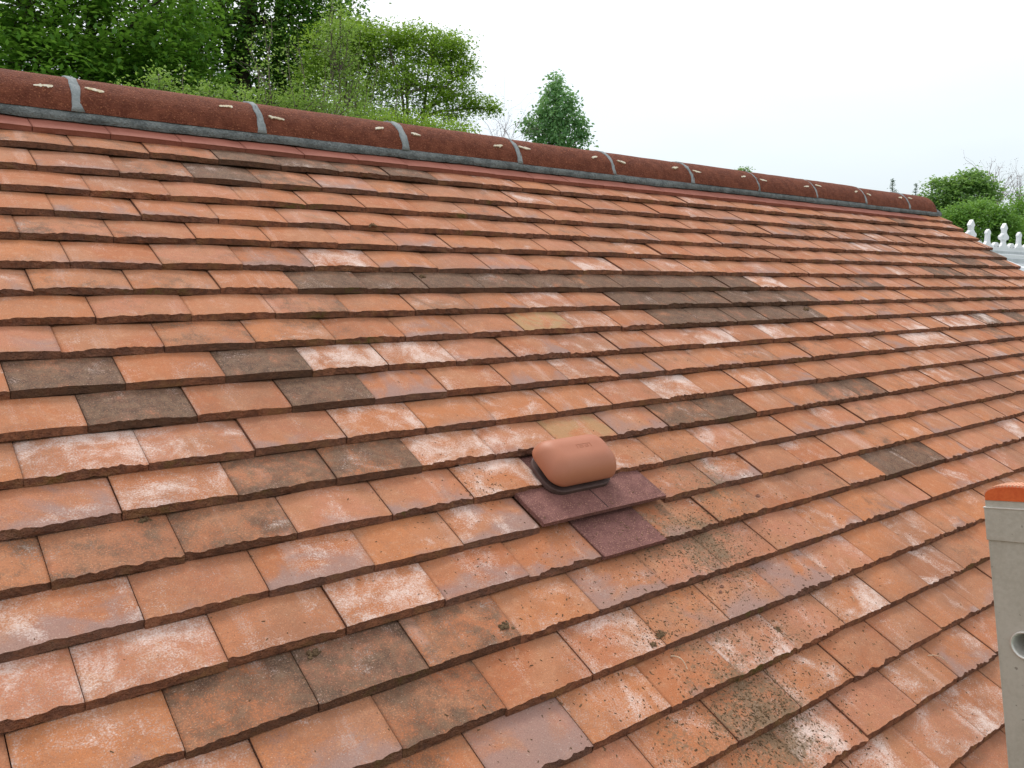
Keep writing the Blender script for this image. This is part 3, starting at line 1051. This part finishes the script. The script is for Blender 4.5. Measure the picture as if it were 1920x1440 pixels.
i0 = math.ceil((A0 + .12) / cs)
for i in range(i0, int((A1 - .12) / cs) + 1):
    ac = i * cs + .0
    mb = MB()
    if i % 2 == 0:
        H = .205
        plate(mb, [(-.046, .02), (-.036, .035), (-.024, .042), (-.014, .062), (-.011, .085), (.011, .085), (.014, .062), (.024, .042), (.036, .035), (.046, .02)], ac, .009)
        plate(mb, disc(-.020, .098, .0185), ac, .0105)
        plate(mb, disc(.020, .098, .0185), ac, .0100)
        plate(mb, disc(0, .112, .0195), ac, .0135)
        plate(mb, disc(0, .088, .016), ac, .0128)
        plate(mb, [(-.010, .12), (.010, .12), (.012, .150), (.020, .163), (.0, .200), (-.020, .163), (-.012, .150)], ac, .0118)
        mb.build('tall_finial', M['upvc'], crest, bevel=.0025)
    else:
        plate(mb, [(-.046, .02), (-.036, .034), (-.022, .046), (-.014, .062), (-.012, .108), (-.018, .118), (-.014, .132), (0, .148), (.014, .132), (.018, .118), (.012, .108), (.014, .062), (.022, .046), (.036, .034), (.046, .02)], ac, .010)
        mb.build('short_finial', M['upvc'], crest, bevel=.0025)
    # arch between neighbouring spikes
    mb = MB()
    ac2 = ac + cs / 2
    out_ = [(.024 * math.cos(R_(a)), .030 + .030 * math.sin(R_(a))) for a in range(0, 181, 15)]
    inn = [(.011 * math.cos(R_(a)), .028 + .016 * math.sin(R_(a))) for a in range(0, 181, 15)]
    for q in range(12):
        plate(mb, [out_[q], out_[q + 1], inn[q + 1], inn[q]], ac2, .0095)
    mb.box(ac2 - .024 * KX, ac2 - .011 * KX, -.0095, .0095, .019, .029, cf); mb.box(ac2 + .011 * KX, ac2 + .024 * KX, -.0095, .0095, .019, .029, cf)
    mb.build('cresting_arch', M['upvc'], crest)

# ------------------------------------------------------------------ ground and far land
mb = MB()
n = 48
pts = [(3500 * math.cos(2 * math.pi * i / n), 3500 * math.sin(2 * math.pi * i / n), 0) for i in range(n)]
mb.add(pts, [tuple(range(n))])
mb.build('ground', M['grass'], kind='structure')
mb = MB()
nx, ny = 120, 12
az0, az1 = R_(-35), R_(130)
vs = []
for j in range(ny + 1):
    t = j / ny
    for i in range(nx + 1):
        az = az0 + (az1 - az0) * i / nx
        d = 700 + 500 * t
        # ridge line rises to the right of the picture
        deg = math.degrees(az)
        rise = 1 / (1 + math.exp((deg - 22.5) / 1.6))
        h = (26 + 48 * rise + 7 * math.sin(deg * .35) + 3.5 * mnoise.noise(Vector((deg * .8, 2.2, 0)))) * math.sin(math.pi * min(1, t * 1.0) * .5) ** 1.2
        h += 2.0 * mnoise.noise(Vector((deg * 6, t * 8, 0))) * (t > .3)
        vs.append((EYE[0] + d * math.cos(az), EYE[1] + d * math.sin(az), h - .5 if j else -2))
fs = [(j * (nx + 1) + i, j * (nx + 1) + i + 1, (j + 1) * (nx + 1) + i + 1, (j + 1) * (nx + 1) + i) for j in range(ny) for i in range(nx)]
b0 = len(vs)
mb.add(vs, fs)
mb.build('hill', M['hill'], smooth=True, kind='structure')

# ------------------------------------------------------------------ trees


class Leaves:
    def __init__(s, seed):
        s.g = np.random.default_rng(seed); s.P = []; s.L = []; s.T = []

    def clusters(s, ctr, n, r, flat=.6, tone=None):
        """ctr (k,3) cluster centres, n leaves in each"""
        k = len(ctr)
        off = s.g.normal(size=(k, n, 3)) * np.array([1, 1, flat]) * (r * .55)
        p = ctr[:, None, :] + off
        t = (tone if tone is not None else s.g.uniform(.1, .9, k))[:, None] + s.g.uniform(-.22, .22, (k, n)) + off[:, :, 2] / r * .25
        s.P.append(p.reshape(-1, 3)); s.T.append(np.clip(t, 0, 1).reshape(-1))

    def build(s, name, mat, parent, size, aspect=.55, droop=.3, flatn=.5, **k):
        P = np.concatenate(s.P); T = np.concatenate(s.T); n = len(P)
        d = s.g.normal(size=(n, 3)); d[:, 2] = d[:, 2] * .5 - droop
        d /= np.linalg.norm(d, axis=1)[:, None]
        up = s.g.normal(size=(n, 3)) * (1 - flatn) + np.array([0, 0, 1.0]) * flatn * 1.6
        w = np.cross(d, up); w /= np.linalg.norm(w, axis=1)[:, None] + 1e-9
        nn = np.cross(w, d)
        L = size * s.g.uniform(.6, 1.25, n)[:, None]
        wd = L * aspect * .5
        v = np.stack([P, P + d * L * .45 + w * wd + nn * L * .06, P + d * L, P + d * L * .45 - w * wd + nn * L * .06], 1).reshape(-1, 3)
        me = bpy.data.meshes.new(name)
        me.vertices.add(4 * n); me.vertices.foreach_set('co', v.astype(np.float32).ravel())
        me.loops.add(4 * n); me.loops.foreach_set('vertex_index', np.arange(4 * n, dtype=np.int32))
        me.polygons.add(n)
        me.polygons.foreach_set('loop_start', np.arange(0, 4 * n, 4, dtype=np.int32))
        me.polygons.foreach_set('loop_total', np.full(n, 4, dtype=np.int32))
        me.update(calc_edges=True)
        a = me.attributes.new('lv', 'FLOAT_COLOR', 'POINT')
        c = np.ones((n, 4, 4), dtype=np.float32); c[:, :, 0] = T[:, None]; c[:, :, 1] = s.g.random(n)[:, None]
        a.data.foreach_set('color', c.ravel())
        return link(name, me, mat, parent, **k)


def limb(mb, a, b, r0, r1, g, bend=.12, n=5, sides=5):
    a = np.array(a, float); b = np.array(b, float)
    L = np.linalg.norm(b - a)
    o1 = g.normal(size=3) * L * bend
    o1[2] += L * bend * .6
    pts = []
    for i in range(n + 1):
        t = i / n
        pts.append(a + (b - a) * t + o1 * math.sin(math.pi * t) + g.normal(size=3) * L * .012 * (0 < i < n))
    mb.tube(pts, [r0 + (r1 - r0) * (i / n) for i in range(n + 1)], sides)
    return pts


def tree(name, base, stems, blobs, leaf, mat, bark, seed, label, cat, nclu, per, crad, group=None, flat=.5, aspect=.55, droop=.3, gap=.0, gapscale=1.2, twigs=60, shell=.45, trunk_r=.2, flatn=.5):
    """stems: list of top points; blobs: list of (centre, radii, weight)"""
    g = np.random.default_rng(seed)
    base = np.array(base, float)
    t = thing(name, tuple(base), label=label, cat=cat, group=group)
    lv = Leaves(seed + 1)
    wts = np.array([b[2] for b in blobs], float); wts /= wts.sum()
    ctrs = []; byb = []
    for (c_, r_, _), w in zip(blobs, wts):
        c_ = np.array(c_, float); r_ = np.array(r_, float) if hasattr(r_, '__len__') else np.array([r_, r_, r_], float)
        k = max(3, int(nclu * w)); got = []
        tries = 0
        while len(got) < k and tries < k * 12:
            tries += 1
            d = g.normal(size=3); d /= np.linalg.norm(d)
            rad = (shell + (1 - shell) * g.random()) ** .8 if g.random() < .75 else g.random()
            p = c_ + d * r_ * rad * (1 + .22 * mnoise.noise(Vector(d * 2.3 + c_)))
            if gap and mnoise.noise(Vector(p * gapscale)) < -.55 + gap: continue
            got.append(p)
        got = np.array(got)
        ctrs.append(got); byb.append((c_, r_, got))
    for c_, r_, got in byb:
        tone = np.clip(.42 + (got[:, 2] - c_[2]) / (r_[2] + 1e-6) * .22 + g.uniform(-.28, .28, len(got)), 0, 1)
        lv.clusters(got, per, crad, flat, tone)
    mb = MB()
    allst = []
    for s_ in stems:
        s_ = np.array(s_, float)
        allst += limb(mb, base + g.normal(size=3) * [trunk_r * .5, trunk_r * .5, 0], s_, trunk_r * (1 if len(stems) < 3 else .6), trunk_r * .18, g, .05, 9, 7)
    allst = np.array(allst)
    for c_, r_, got in byb:
        # limb from the nearest lower stem point into the blob, then twigs to the clusters
        cand = allst[allst[:, 2] < c_[2] + r_[2] * .2]
        if len(cand) == 0: cand = allst[:1]
        dd = np.linalg.norm(cand - c_, axis=1)
        s0 = cand[np.argmin(dd)]
        lp = limb(mb, s0, c_ + g.normal(size=3) * r_ * .2, trunk_r * .28, trunk_r * .09, g, .10, 6, 5)
        lp = np.array([np.array(q) for q in lp])
        for q in got[g.permutation(len(got))[:max(3, int(twigs * len(got) / max(1, nclu)))]]:
            k = np.argmin(np.linalg.norm(lp - q, axis=1) + g.random(len(lp)) * r_[0] * .6)
            limb(mb, lp[k], q, trunk_r * .06, trunk_r * .018, g, .12, 4, 4)
    mb.build('trunk', bark, t, smooth=True)
    lv.build('crown', mat, t, leaf, aspect, droop, flatn)
    return t


M['leafdark'] = leaf_material('dark_maple_leaves', (0.022, 0.090, 0.012), (0.20, 0.46, 0.055), .55)
M['leafdark2'] = leaf_material('deep_green_leaves', (0.018, 0.075, 0.014), (0.14, 0.36, 0.05), .5)
M['leaflight'] = leaf_material('light_green_leaves', (0.13, 0.26, 0.018), (0.38, 0.57, 0.07), .45)
M['leafpale'] = leaf_material('pale_spring_leaves', (0.13, 0.27, 0.035), (0.38, 0.55, 0.13), .45)
M['leafblue'] = leaf_material('blue_green_leaves', (0.085, 0.235, 0.085), (0.30, 0.54, 0.23), .42)
M['leafbright'] = leaf_material('fresh_green_leaves', (0.085, 0.22, 0.03), (0.23, 0.44, 0.08), .4)
M['leaffar'] = leaf_material('far_green_leaves', (0.11, 0.25, 0.065), (0.31, 0.50, 0.15), .5)
M['conifer'] = leaf_material('conifer_needles', (0.11, 0.17, 0.13), (0.20, 0.28, 0.21), .15)


def gnd(px, dist):
    p = at(px, 539, dist)
    return (p[0], p[1], 0)


def B(px, py, dist, r, w=1.0, rz=None, rd=None):
    """a crown lobe: where it stands and its radius in metres"""
    return (at(px, py, dist), (r, rd or r, rz or r), w)


def stem(px, py, dist): return at(px, py, dist)


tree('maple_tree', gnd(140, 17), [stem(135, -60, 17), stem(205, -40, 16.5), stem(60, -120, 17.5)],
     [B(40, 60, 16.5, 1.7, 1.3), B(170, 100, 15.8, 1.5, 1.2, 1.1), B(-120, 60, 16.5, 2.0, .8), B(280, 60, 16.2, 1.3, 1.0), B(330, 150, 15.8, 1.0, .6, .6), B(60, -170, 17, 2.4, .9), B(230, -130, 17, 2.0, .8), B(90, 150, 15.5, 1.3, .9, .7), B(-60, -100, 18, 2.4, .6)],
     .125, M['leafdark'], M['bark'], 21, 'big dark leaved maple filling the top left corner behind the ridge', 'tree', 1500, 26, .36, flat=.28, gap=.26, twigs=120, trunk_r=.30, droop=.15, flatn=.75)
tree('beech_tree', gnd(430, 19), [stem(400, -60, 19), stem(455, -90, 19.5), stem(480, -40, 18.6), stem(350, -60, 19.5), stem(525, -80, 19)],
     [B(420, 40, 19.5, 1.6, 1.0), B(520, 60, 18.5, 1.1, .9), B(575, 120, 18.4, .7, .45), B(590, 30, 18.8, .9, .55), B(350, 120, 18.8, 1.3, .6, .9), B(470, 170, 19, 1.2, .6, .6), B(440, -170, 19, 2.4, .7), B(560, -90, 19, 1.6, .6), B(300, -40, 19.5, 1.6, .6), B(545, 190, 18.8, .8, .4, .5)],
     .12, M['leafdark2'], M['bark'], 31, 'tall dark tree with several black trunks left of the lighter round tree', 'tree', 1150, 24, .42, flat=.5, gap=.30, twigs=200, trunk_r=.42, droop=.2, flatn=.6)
tree('rowan_tree', gnd(745, 14), [stem(700, 110, 14), stem(760, 100, 14.2), stem(805, 120, 13.8), stem(850, 150, 14), stem(660, 130, 14.2), stem(730, 90, 13.7)],
     [B(745, 78, 14, .62, 1.2, .26), B(800, 85, 13.9, .60, 1.2, .28), B(845, 105, 14, .42, 1.0, .42), B(690, 88, 14, .5, .9, .35), B(640, 60, 14.3, .40, .6, .3), B(600, 90, 14.3, .35, .4, .35), B(780, 150, 13.9, .8, 1.2, .42), B(850, 185, 13.8, .42, .7, .34), B(700, 180, 13.8, .6, .8, .38),
      B(895, 196, 14, .28, .35, .14), B(922, 206, 14, .14, .14, .07), B(780, 235, 13.6, .9, 1.3, .30), B(650, 225, 13.6, .6, .8, .3), B(872, 140, 14, .20, .3, .3), B(590, 130, 14.4, .35, .5, .35), B(620, 150, 14.4, .50, .8, .45), B(655, 130, 14.2, .55, 1.1, .45), B(690, 60, 14.2, .35, .5, .2), B(810, 160, 13.6, .7, .8, .4), B(560, 190, 14.4, .35, .4, .3), B(665, 75, 14.2, .4, .6, .25), B(862, 88, 14, .2, .2, .15), B(720, 140, 14.3, .7, 1.0, .4)],
     .062, M['leaflight'], M['palebark'], 41, 'rounded light green tree with many thin grey stems right of the dark trees', 'tree', 1750, 22, .15, flat=.5, gap=.24, gapscale=5, aspect=.45, twigs=420, trunk_r=.10, droop=.3, flatn=.6)



def shoots(name, base, lst, dist, mat, bark, seed, label, cat, leaf, extra=(), group=None, per_m=26, spread=.05):
    g = np.random.default_rng(seed)
    t = thing(name, tuple(base), label=label, cat=cat, group=group)
    lv = Leaves(seed + 5); mb = MB()
    base = np.array(base, float)
    for px, py, d in lst:
        tip = at(px, py, d)
        p0 = np.array([base[0] + (tip[0] - base[0]) * .6, base[1] + (tip[1] - base[1]) * .6, tip[2] - 1.6])
        limb(mb, base, p0, .03, .016, g, .03, 4, 5)
        pts = limb(mb, p0, tip, .016, .003, g, .04, 8, 4)
        pts = np.array([np.array(q) for q in pts])
        c = []
        for i in range(len(pts) - 1):
            L = np.linalg.norm(pts[i + 1] - pts[i])
            for _ in range(int(L * per_m)):
                c.append(pts[i] + (pts[i + 1] - pts[i]) * g.random() + g.normal(size=3) * spread)
                if g.random() < .25:
                    e_ = c[-1] + g.normal(size=3) * .10
                    mb.tube([pts[i], e_], [.004, .002], 3, False)
                    c.append(e_)
        lv.clusters(np.array(c), 6, .05, 1.0)
    for c_, r_, w in extra:
        k = int(w)
        d = g.normal(size=(k, 3)); d /= np.linalg.norm(d, axis=1)[:, None]
        lv.clusters(np.array(c_) + d * np.array(r_) * (g.random((k, 1)) ** .4), 9, .10, .8)
        for q in range(int(k / 8)):
            limb(mb, np.array(c_) - [0, 0, r_[2]], np.array(c_) + d[q] * np.array(r_), .008, .002, g, .1, 3, 4)
        limb(mb, base, np.array(c_), .03, .01, g, .05, 4, 5)
    mb.build('stem', bark, t, smooth=True)
    lv.build('foliage', mat, t, leaf, .5, -.1, .2)
    return t


shoots('flowering_shrub', gnd(520, 9.5), [(473, 62, 9.6), (508, 30, 9.6), (535, 80, 9.5), (558, 62, 9.5), (590, 150, 9.5), (610, 120, 9.4), (488, 120, 9.4), (545, 165, 9.6)], 9.5, M['leafpale'], M['palebark'], 51,
       'tall shrub with upright shoots of pale leaves in front of the black trunks', 'shrub', .034, [B(490, 195, 9.5, .28, 110, .16), B(560, 190, 9.5, .32, 120, .2), B(620, 205, 9.5, .3, 100, .16)], per_m=30)
shoots('young_birch', gnd(640, 10.5), [(628, -30, 10.5), (640, 20, 10.4), (655, 60, 10.6), (612, 60, 10.5), (668, 110, 10.5), (690, 150, 10.4), (720, 100, 10.5), (745, 165, 10.4)], 10.5, M['leafpale'], M['palebark'], 61,
       'slender young tree with pale twiggy shoots reaching the top edge', 'tree', .036, [B(635, 70, 10.5, .28, 120, .4), B(650, 150, 10.5, .3, 90, .3), B(700, 215, 10.4, .35, 120, .14)], per_m=26, spread=.07)
shoots('hedge_shrub', gnd(330, 9), [(300, 140, 9), (345, 125, 9), (270, 150, 9), (395, 140, 9), (420, 160, 9)], 9, M['leafpale'], M['palebark'], 71,
       'low yellowish green shrub peeping over the ridge below the dark trees at left', 'shrub', .036, [B(300, 158, 9, .14, 50, .12), B(345, 180, 9, .2, 40, .08), B(400, 178, 9, .18, 50, .10), B(240, 168, 9, .12, 20, .06), B(445, 185, 9, .14, 45, .1)], per_m=24)
shoots('mixed_hedge', gnd(800, 10), [(770, 200, 10), (840, 215, 10), (735, 205, 10), (865, 225, 10), (890, 235, 10)], 10, M['leaflight'], M['palebark'], 81,
       'light green hedge top showing just above the ridge under the rounded tree', 'hedge', .036, [B(700, 235, 10, .3, 110, .12), B(760, 238, 10, .35, 130, .14), B(820, 245, 10, .35, 140, .13), B(865, 252, 10, .2, 60, .07)], per_m=24)


def bare(name, base, tips, d0, bark, seed, label, r=.05, spread=.5, n=5, cat='tree', levels=3, drop=1.6):
    g = np.random.default_rng(seed)
    t = thing(name, tuple(base), label=label, cat=cat)
    mb = MB()
    base = np.array(base, float)
    lv = Leaves(seed)
    fork = base.copy()
    mean = np.mean(tips, axis=0)
    hts = max(q[2] for q in tips)
    fork = np.array([base[0] * .5 + mean[0] * .5, base[1] * .5 + mean[1] * .5, hts - drop])
    limb(mb, base, fork, r * 2, r, g, .02, 5, 6)
    ends = []

    def grow(a, b, rr_, lvl):
        pts = limb(mb, a, b, rr_, rr_ * .45, g, .08, 4, 4)
        if lvl == 0: ends.append(b); return
        L = np.linalg.norm(np.array(b) - np.array(a))
        for k in range(n):
            q = np.array(pts[1 + k % 4])
            d = (np.array(b) - np.array(a)) / L
            e_ = q + d * L * g.uniform(.25, .45) + g.normal(size=3) * L * .26 * spread * 1.5
            grow(q, e_, rr_ * .42, lvl - 1)
    for tp in tips:
        grow(fork, np.array(tp), r * .6, levels - 1)
    mb.build('branches', bark, t, smooth=True)
    lv.clusters(np.array(ends), 2, .04 * (d0 / 20), 1)
    lv.build('buds', bark, t, .0011 * d0, .6, 0, 0)
    return t


bare('bare_shrub', gnd(950, 18), [at(915, 235, 18), at(935, 228, 18), at(955, 222, 18), at(975, 228, 18), at(990, 240, 18), at(945, 240, 18.2), at(900, 250, 18)], 18, M['mauvetwig'], 91,
     'bare mauve twiggy shrub between the rounded tree and the pointed bush', .014, .6, 6, 'shrub', 3, 1.1)
# pointed bush
lay = []
for y, hw, w in ((150, 8, .10), (165, 22, .3), (185, 34, .5), (205, 40, .8), (225, 46, 1.0), (245, 52, 1.1), (268, 54, 1.2)):
    dx = 8 if y < 200 else 0
    lay.append((at(1040 + dx * .6, y, 19), (hw / 74, hw / 74, .22), w))
lay += [B(993, 236, 19, .17, .22, .12), B(1090, 232, 19, .17, .2, .12), B(1094, 250, 19.1, .16, .2, .12), B(1018, 208, 18.9, .16, .18, .14), B(1068, 190, 19, .14, .16, .16), B(1040, 330, 19, .9, 1.0, .8)]
tree('laurel_tree', gnd(1042, 19), [stem(1042, 165, 19)], lay, .10, M['leafblue'], M['palebark'], 101, 'pointed blue green tree standing alone against the white sky at the centre', 'tree', 620, 11, .13,
     flat=.9, gap=.12, gapscale=4, aspect=.5, twigs=120, trunk_r=.08, droop=.5, flatn=.2)
tree('small_tree_top', gnd(1390, 30), [stem(1390, 322, 30)], [B(1378, 323, 30, .16, 1, .10), B(1395, 318, 30, .2, 1, .12), B(1402, 323, 30, .12, .6, .08), B(1390, 350, 30, .5, 1, .5)], .08, M['leaffar'], M['palebark'], 111,
     'tip of a distant pale green tree barely showing over the middle of the ridge', 'tree', 70, 7, .09, flat=.8, trunk_r=.07, twigs=20)


def conifer(px, py, d, h, w, seed, label):
    g = np.random.default_rng(seed)
    tip = at(px, py, d)
    base = (tip[0], tip[1], 0)
    t = thing('conifer', base, label=label, cat='conifer', group='conifer tips behind the far end of the ridge')
    mb = MB(); mb.tube([base, (tip[0], tip[1], tip[2] * .5), tuple(tip)], [.14, .08, .008], 6)
    mb.build('trunk', M['bark'], t)
    lv = Leaves(seed); c = []
    z = 0.05
    while z < 6:
        rad = min(w * (.03 + z * .30), 1.6)
        nb = 5 + int(z * 2)
        for k in range(nb):
            a = 2 * math.pi * (k + g.random() * .7) / nb
            rr_ = rad * g.uniform(.6, 1.1)
            zj = g.uniform(-.10, .10)
            for q in np.linspace(.1, 1, 5):
                c.append([tip[0] + rr_ * q * math.cos(a), tip[1] + rr_ * q * math.sin(a), tip[2] - max(z + zj, .02) - rr_ * q * .05 + .12 * q * q * rr_])
        z += .19 + z * .04
    lv.clusters(np.array(c), 4, .05, .7)
    lv.build('crown', M['conifer'], t, .08, .28, 0, .2)


conifer(1674, 336, 42, 5, 1.0, 121, 'left and taller of the two small conifer tips beyond the ridge end')
conifer(1718, 344, 46, 5, .85, 122, 'right and shorter of the two small conifer tips beyond the ridge end')

tree('ash_tree', gnd(1800, 27), [stem(1800, 350, 27), stem(1770, 370, 27), stem(1840, 360, 27)],
     [B(1760, 370, 27, .55, .9, .42), B(1800, 350, 27, .5, .9, .32), B(1835, 345, 27, .38, .6, .3), B(1745, 395, 27, .5, .7, .5), B(1785, 385, 27, .7, 1.0, .5), B(1830, 380, 27, .6, .7, .4), B(1820, 328, 27.2, .22, .2, .12), B(1758, 343, 27, .2, .16, .1), B(1855, 365, 27, .35, .35, .25), B(1780, 450, 27, 1.2, 1.2, 1.0), B(1850, 480, 27, 1.3, .8, 1.2)],
     .10, M['leaffar'], M['bark'], 131, 'feathery mid green tree rising behind the bright bush at the far right', 'tree', 900, 16, .22, flat=.5, gap=.2, gapscale=2, twigs=140, trunk_r=.12)
tree('bright_bush', gnd(1830, 20), [stem(1830, 400, 20), stem(1880, 420, 20)],
     [B(1805, 402, 20, .38, .8, .22), B(1840, 392, 20.4, .34, .8, .20), B(1868, 408, 20, .32, .8, .25), B(1786, 425, 20, .34, .9, .30), B(1835, 432, 20, .6, 1.2, .36), B(1890, 428, 20.2, .42, .9, .26), B(1905, 455, 20, .5, .8, .35), B(1780, 470, 20, .7, .8, .6), B(1870, 500, 20, 1.0, 1.4, .7), B(1950, 470, 20, .8, .7, .6)],
     .062, M['leafbright'], M['bark'], 141, 'bright green rounded bush just behind the white spiked cresting', 'bush', 1250, 18, .17, flat=.6, gap=.24, gapscale=2.6, aspect=.55, twigs=100, trunk_r=.10)
tree('edge_bush', gnd(1935, 24), [stem(1935, 400, 24)], [B(1925, 400, 24, .45, 1, .4), B(1960, 390, 24, .8, 1, .6), B(1930, 430, 24, .8, 1, .6), B(1990, 440, 24, 1.2, 1, 1)], .08, M['leafbright'], M['bark'], 151,
     'green bush cut by the right edge of the picture behind the cresting', 'bush', 420, 18, .22, flat=.7, gap=.1, trunk_r=.1, twigs=50)
bare('bare_tree', gnd(1868, 42), [at(1840, 335, 42), at(1855, 322, 42), at(1872, 328, 42), at(1885, 345, 42), at(1862, 345, 42.5), at(1845, 355, 42), at(1893, 360, 42)], 42, M['mauvetwig'], 161,
     'bare grey branched tree just right of the feathery green tree', .045, .6, 6)
bare('bare_tree', gnd(1912, 50), [at(1900, 350, 50), at(1912, 340, 50), at(1925, 338, 50), at(1940, 352, 50), at(1905, 368, 50.5), at(1890, 372, 50)], 50, M['mauvetwig'], 171,
     'bare grey tree at the right edge of the picture, smaller than the one beside it', .045, .6, 6)

# ------------------------------------------------------------------ loose bits on the tiles
gr = np.random.default_rng(5)


def on_tiles(px, py):
    u, v = to_roof(px, py, -.006)
    return u, v, surf_w(u, v)


# grit and moss crumbs washed from the vent downwards
mb = MB()
cnt = 0
zones = [(1430, 1350, .07, 1100, .0010), (1325, 1020, .07, 800, .0009), (1235, 1195, .04, 200, .001), (1355, 1100, .06, 200, .001), (1460, 1185, .05, 200, .001), (1330, 1020, .20, 700, .0011), (1400, 1180, .26, 900, .0011), (1290, 1130, .22, 500, .001), (1440, 1345, .14, 900, .0014), (1250, 1380, .25, 350, .0011), (1420, 1280, .3, 500, .0011), (900, 905, .06, 120, .0011),
         (1100, 900, .3, 300, .0008), (1050, 1180, .4, 350, .0009), (1560, 1120, .3, 220, .0009), (1150, 690, .3, 120, .0009), (860, 980, .2, 90, .001), (1330, 900, .22, 300, .001), (1230, 1010, .1, 150, .001)]
for zx, zy, sp, n_, sz in zones:
    cu, cv = to_roof(zx, zy)
    for _ in range(int(n_ * .95)):
        u = cu + gr.normal() * sp * .8; v = cv + gr.normal() * sp * .6
        if v < -G * 23.5 or v > -.05 or u > U_END - .1: continue
        if 4.1 * W < u < 5.9 * W and -G * 14.6 < v < -G * 12.7: continue
        w = surf_w(u, v) + .0004
        if min((v - vrow(q)) for q in range(NC) if v >= vrow(q) - 1e-6) < .012: continue
        s_ = sz * .40 * gr.uniform(.4, 2.0) ** 1.5; a = gr.uniform(0, 3.14); el = gr.uniform(1, 3.2)
        ca, sa = math.cos(a), math.sin(a)
        q = []
        for dx, dy, dz in ((-el, -1, 0), (el, -.8, 0), (el * .9, 1, 0), (-el, .8, 0), (-el * .3, 0, 1.1), (el * .4, 0, 1.0)):
            q.append(pw(u + s_ * (dx * ca - dy * sa), v + s_ * (dx * sa + dy * ca), w + s_ * dz * .9 - .0003))
        mb.add(q, [(0, 1, 5, 4), (1, 2, 5), (2, 3, 4, 5), (3, 0, 4)])
        cnt += 1
mb.build('roof_grit', M['moss'], kind='stuff', label='scattered dark moss crumbs and grit on the tiles below the vent')


def moss(px, py, size, label, seed):
    u, v, w = on_tiles(px, py)
    g = np.random.default_rng(seed)
    mb = MB()
    for _ in range(26):
        c = g.normal(size=3) * [size * .45, size * .28, 0]
        r = size * g.uniform(.10, .26)
        cz = max(0, size * .22 - abs(c[0]) * .3)
        ring = []
        vs = [pw(u + c[0], v + c[1], w + cz + r * .9)]
        for lv_, rr_ in ((.55, .75), (0, 1.0), (-.5, .7)):
            for k in range(6):
                a = k / 6 * 6.283 + lv_
                q = rr_ * r * g.uniform(.75, 1.3)
                vs.append(pw(u + c[0] + q * math.cos(a), v + c[1] + q * math.sin(a), w + cz + r * lv_))
        fs = [(0, 1 + k, 1 + (k + 1) % 6) for k in range(6)]
        for l_ in range(2):
            fs += [(1 + l_ * 6 + k, 7 + l_ * 6 + k, 7 + l_ * 6 + (k + 1) % 6, 1 + l_ * 6 + (k + 1) % 6) for k in range(6)]
        mb.add(vs, fs)
    tag(mb.build('moss_clump', M['moss']), label, 'moss', 'loose moss clumps lying on the tiles')


moss(945, 1177, .013, 'small dark moss lump on the brown tile below and left of the vent', 1)
moss(590, 1220, .012, 'flattened dark moss scrap on a brown tile near the bottom left', 2)
moss(1238, 1190, .012, 'dark moss clump on a speckled pink tile, upper of the two below the vent', 3)
moss(1222, 1212, .008, 'smaller moss crumb group just below the upper clump under the vent', 4)
moss(273, 966, .011, 'thin moss scrap under a tile edge at the left of the picture', 5)
moss(1512, 579, .014, 'dark moss tuft hanging at the end of the long row of blackened tiles', 6)
moss(793, 516, .012, 'dark moss in the joint between blackened tiles in the upper middle', 7)
moss(698, 427, .012, 'dark moss under a tile edge above the short blackened tile near the top', 8)
moss(1462, 1178, .009, 'moss crumb on the grey flashed tile right of the vent debris', 9)


def twig(px0, py0, px1, py1, r, label, seed, arch=.006):
    a = to_roof(px0, py0); b = to_roof(px1, py1)
    g = np.random.default_rng(seed)
    pts = []
    for i in range(9):
        t = i / 8
        u = a[0] + (b[0] - a[0]) * t; v = a[1] + (b[1] - a[1]) * t
        bow = .0025 * math.sin(math.pi * t)
        pts.append(pw(u + bow, v + bow, surf_w(u, v) + r + arch * math.sin(math.pi * t)))
    mb = MB(); mb.tube(pts, [r * (1.1 - .4 * i / 8) for i in range(9)], 6)
    tag(mb.build('twig', M['twig'], smooth=True), label, 'twig', 'dry twigs lying on the tiles')


twig(1261, 1226, 1289, 1254, .0011, 'pale curved twig on the speckled tiles below the vent', 1)
twig(1743, 1226, 1777, 1243, .0009, 'thin straw coloured twig on a plain orange tile left of the ladder', 2)
twig(1598, 1118, 1602, 1127, .0007, 'very short pale twig fragment on a whitened tile between vent and ladder', 3, .002)


def chip(px, py, L, label, seed):
    u, v, w = on_tiles(px, py)
    mb = MB()
    top_ = [(-L, -.2 * L, .0008), (-.3 * L, -.45 * L, .0022), (.7 * L, -.35 * L, .002), (L, .1 * L, .001), (.2 * L, .4 * L, .0025), (-.7 * L, .3 * L, .0018)]
    vs = [pw(u + x, v + y, w + z) for x, y, z in top_] + [pw(u + x, v + y, w + z - .0012) for x, y, z in top_]
    mb.add(vs, [tuple(range(6)), tuple(reversed(range(6, 12)))] + [(i, i + 6, (i + 1) % 6 + 6, (i + 1) % 6) for i in range(6)])
    tag(mb.build('leaf_chip', M['chip']), label, 'leaf', 'dead leaf chips on the tiles')


chip(1422, 928, .0075, 'brown dead leaf chip on a speckled tile to the right of the vent slab', 1)
chip(1355, 1097, .006, 'dark curled leaf chip on an orange speckled tile below the vent slab', 2)
chip(1352, 1108, .005, 'smaller leaf chip right under the dark curled one', 3)
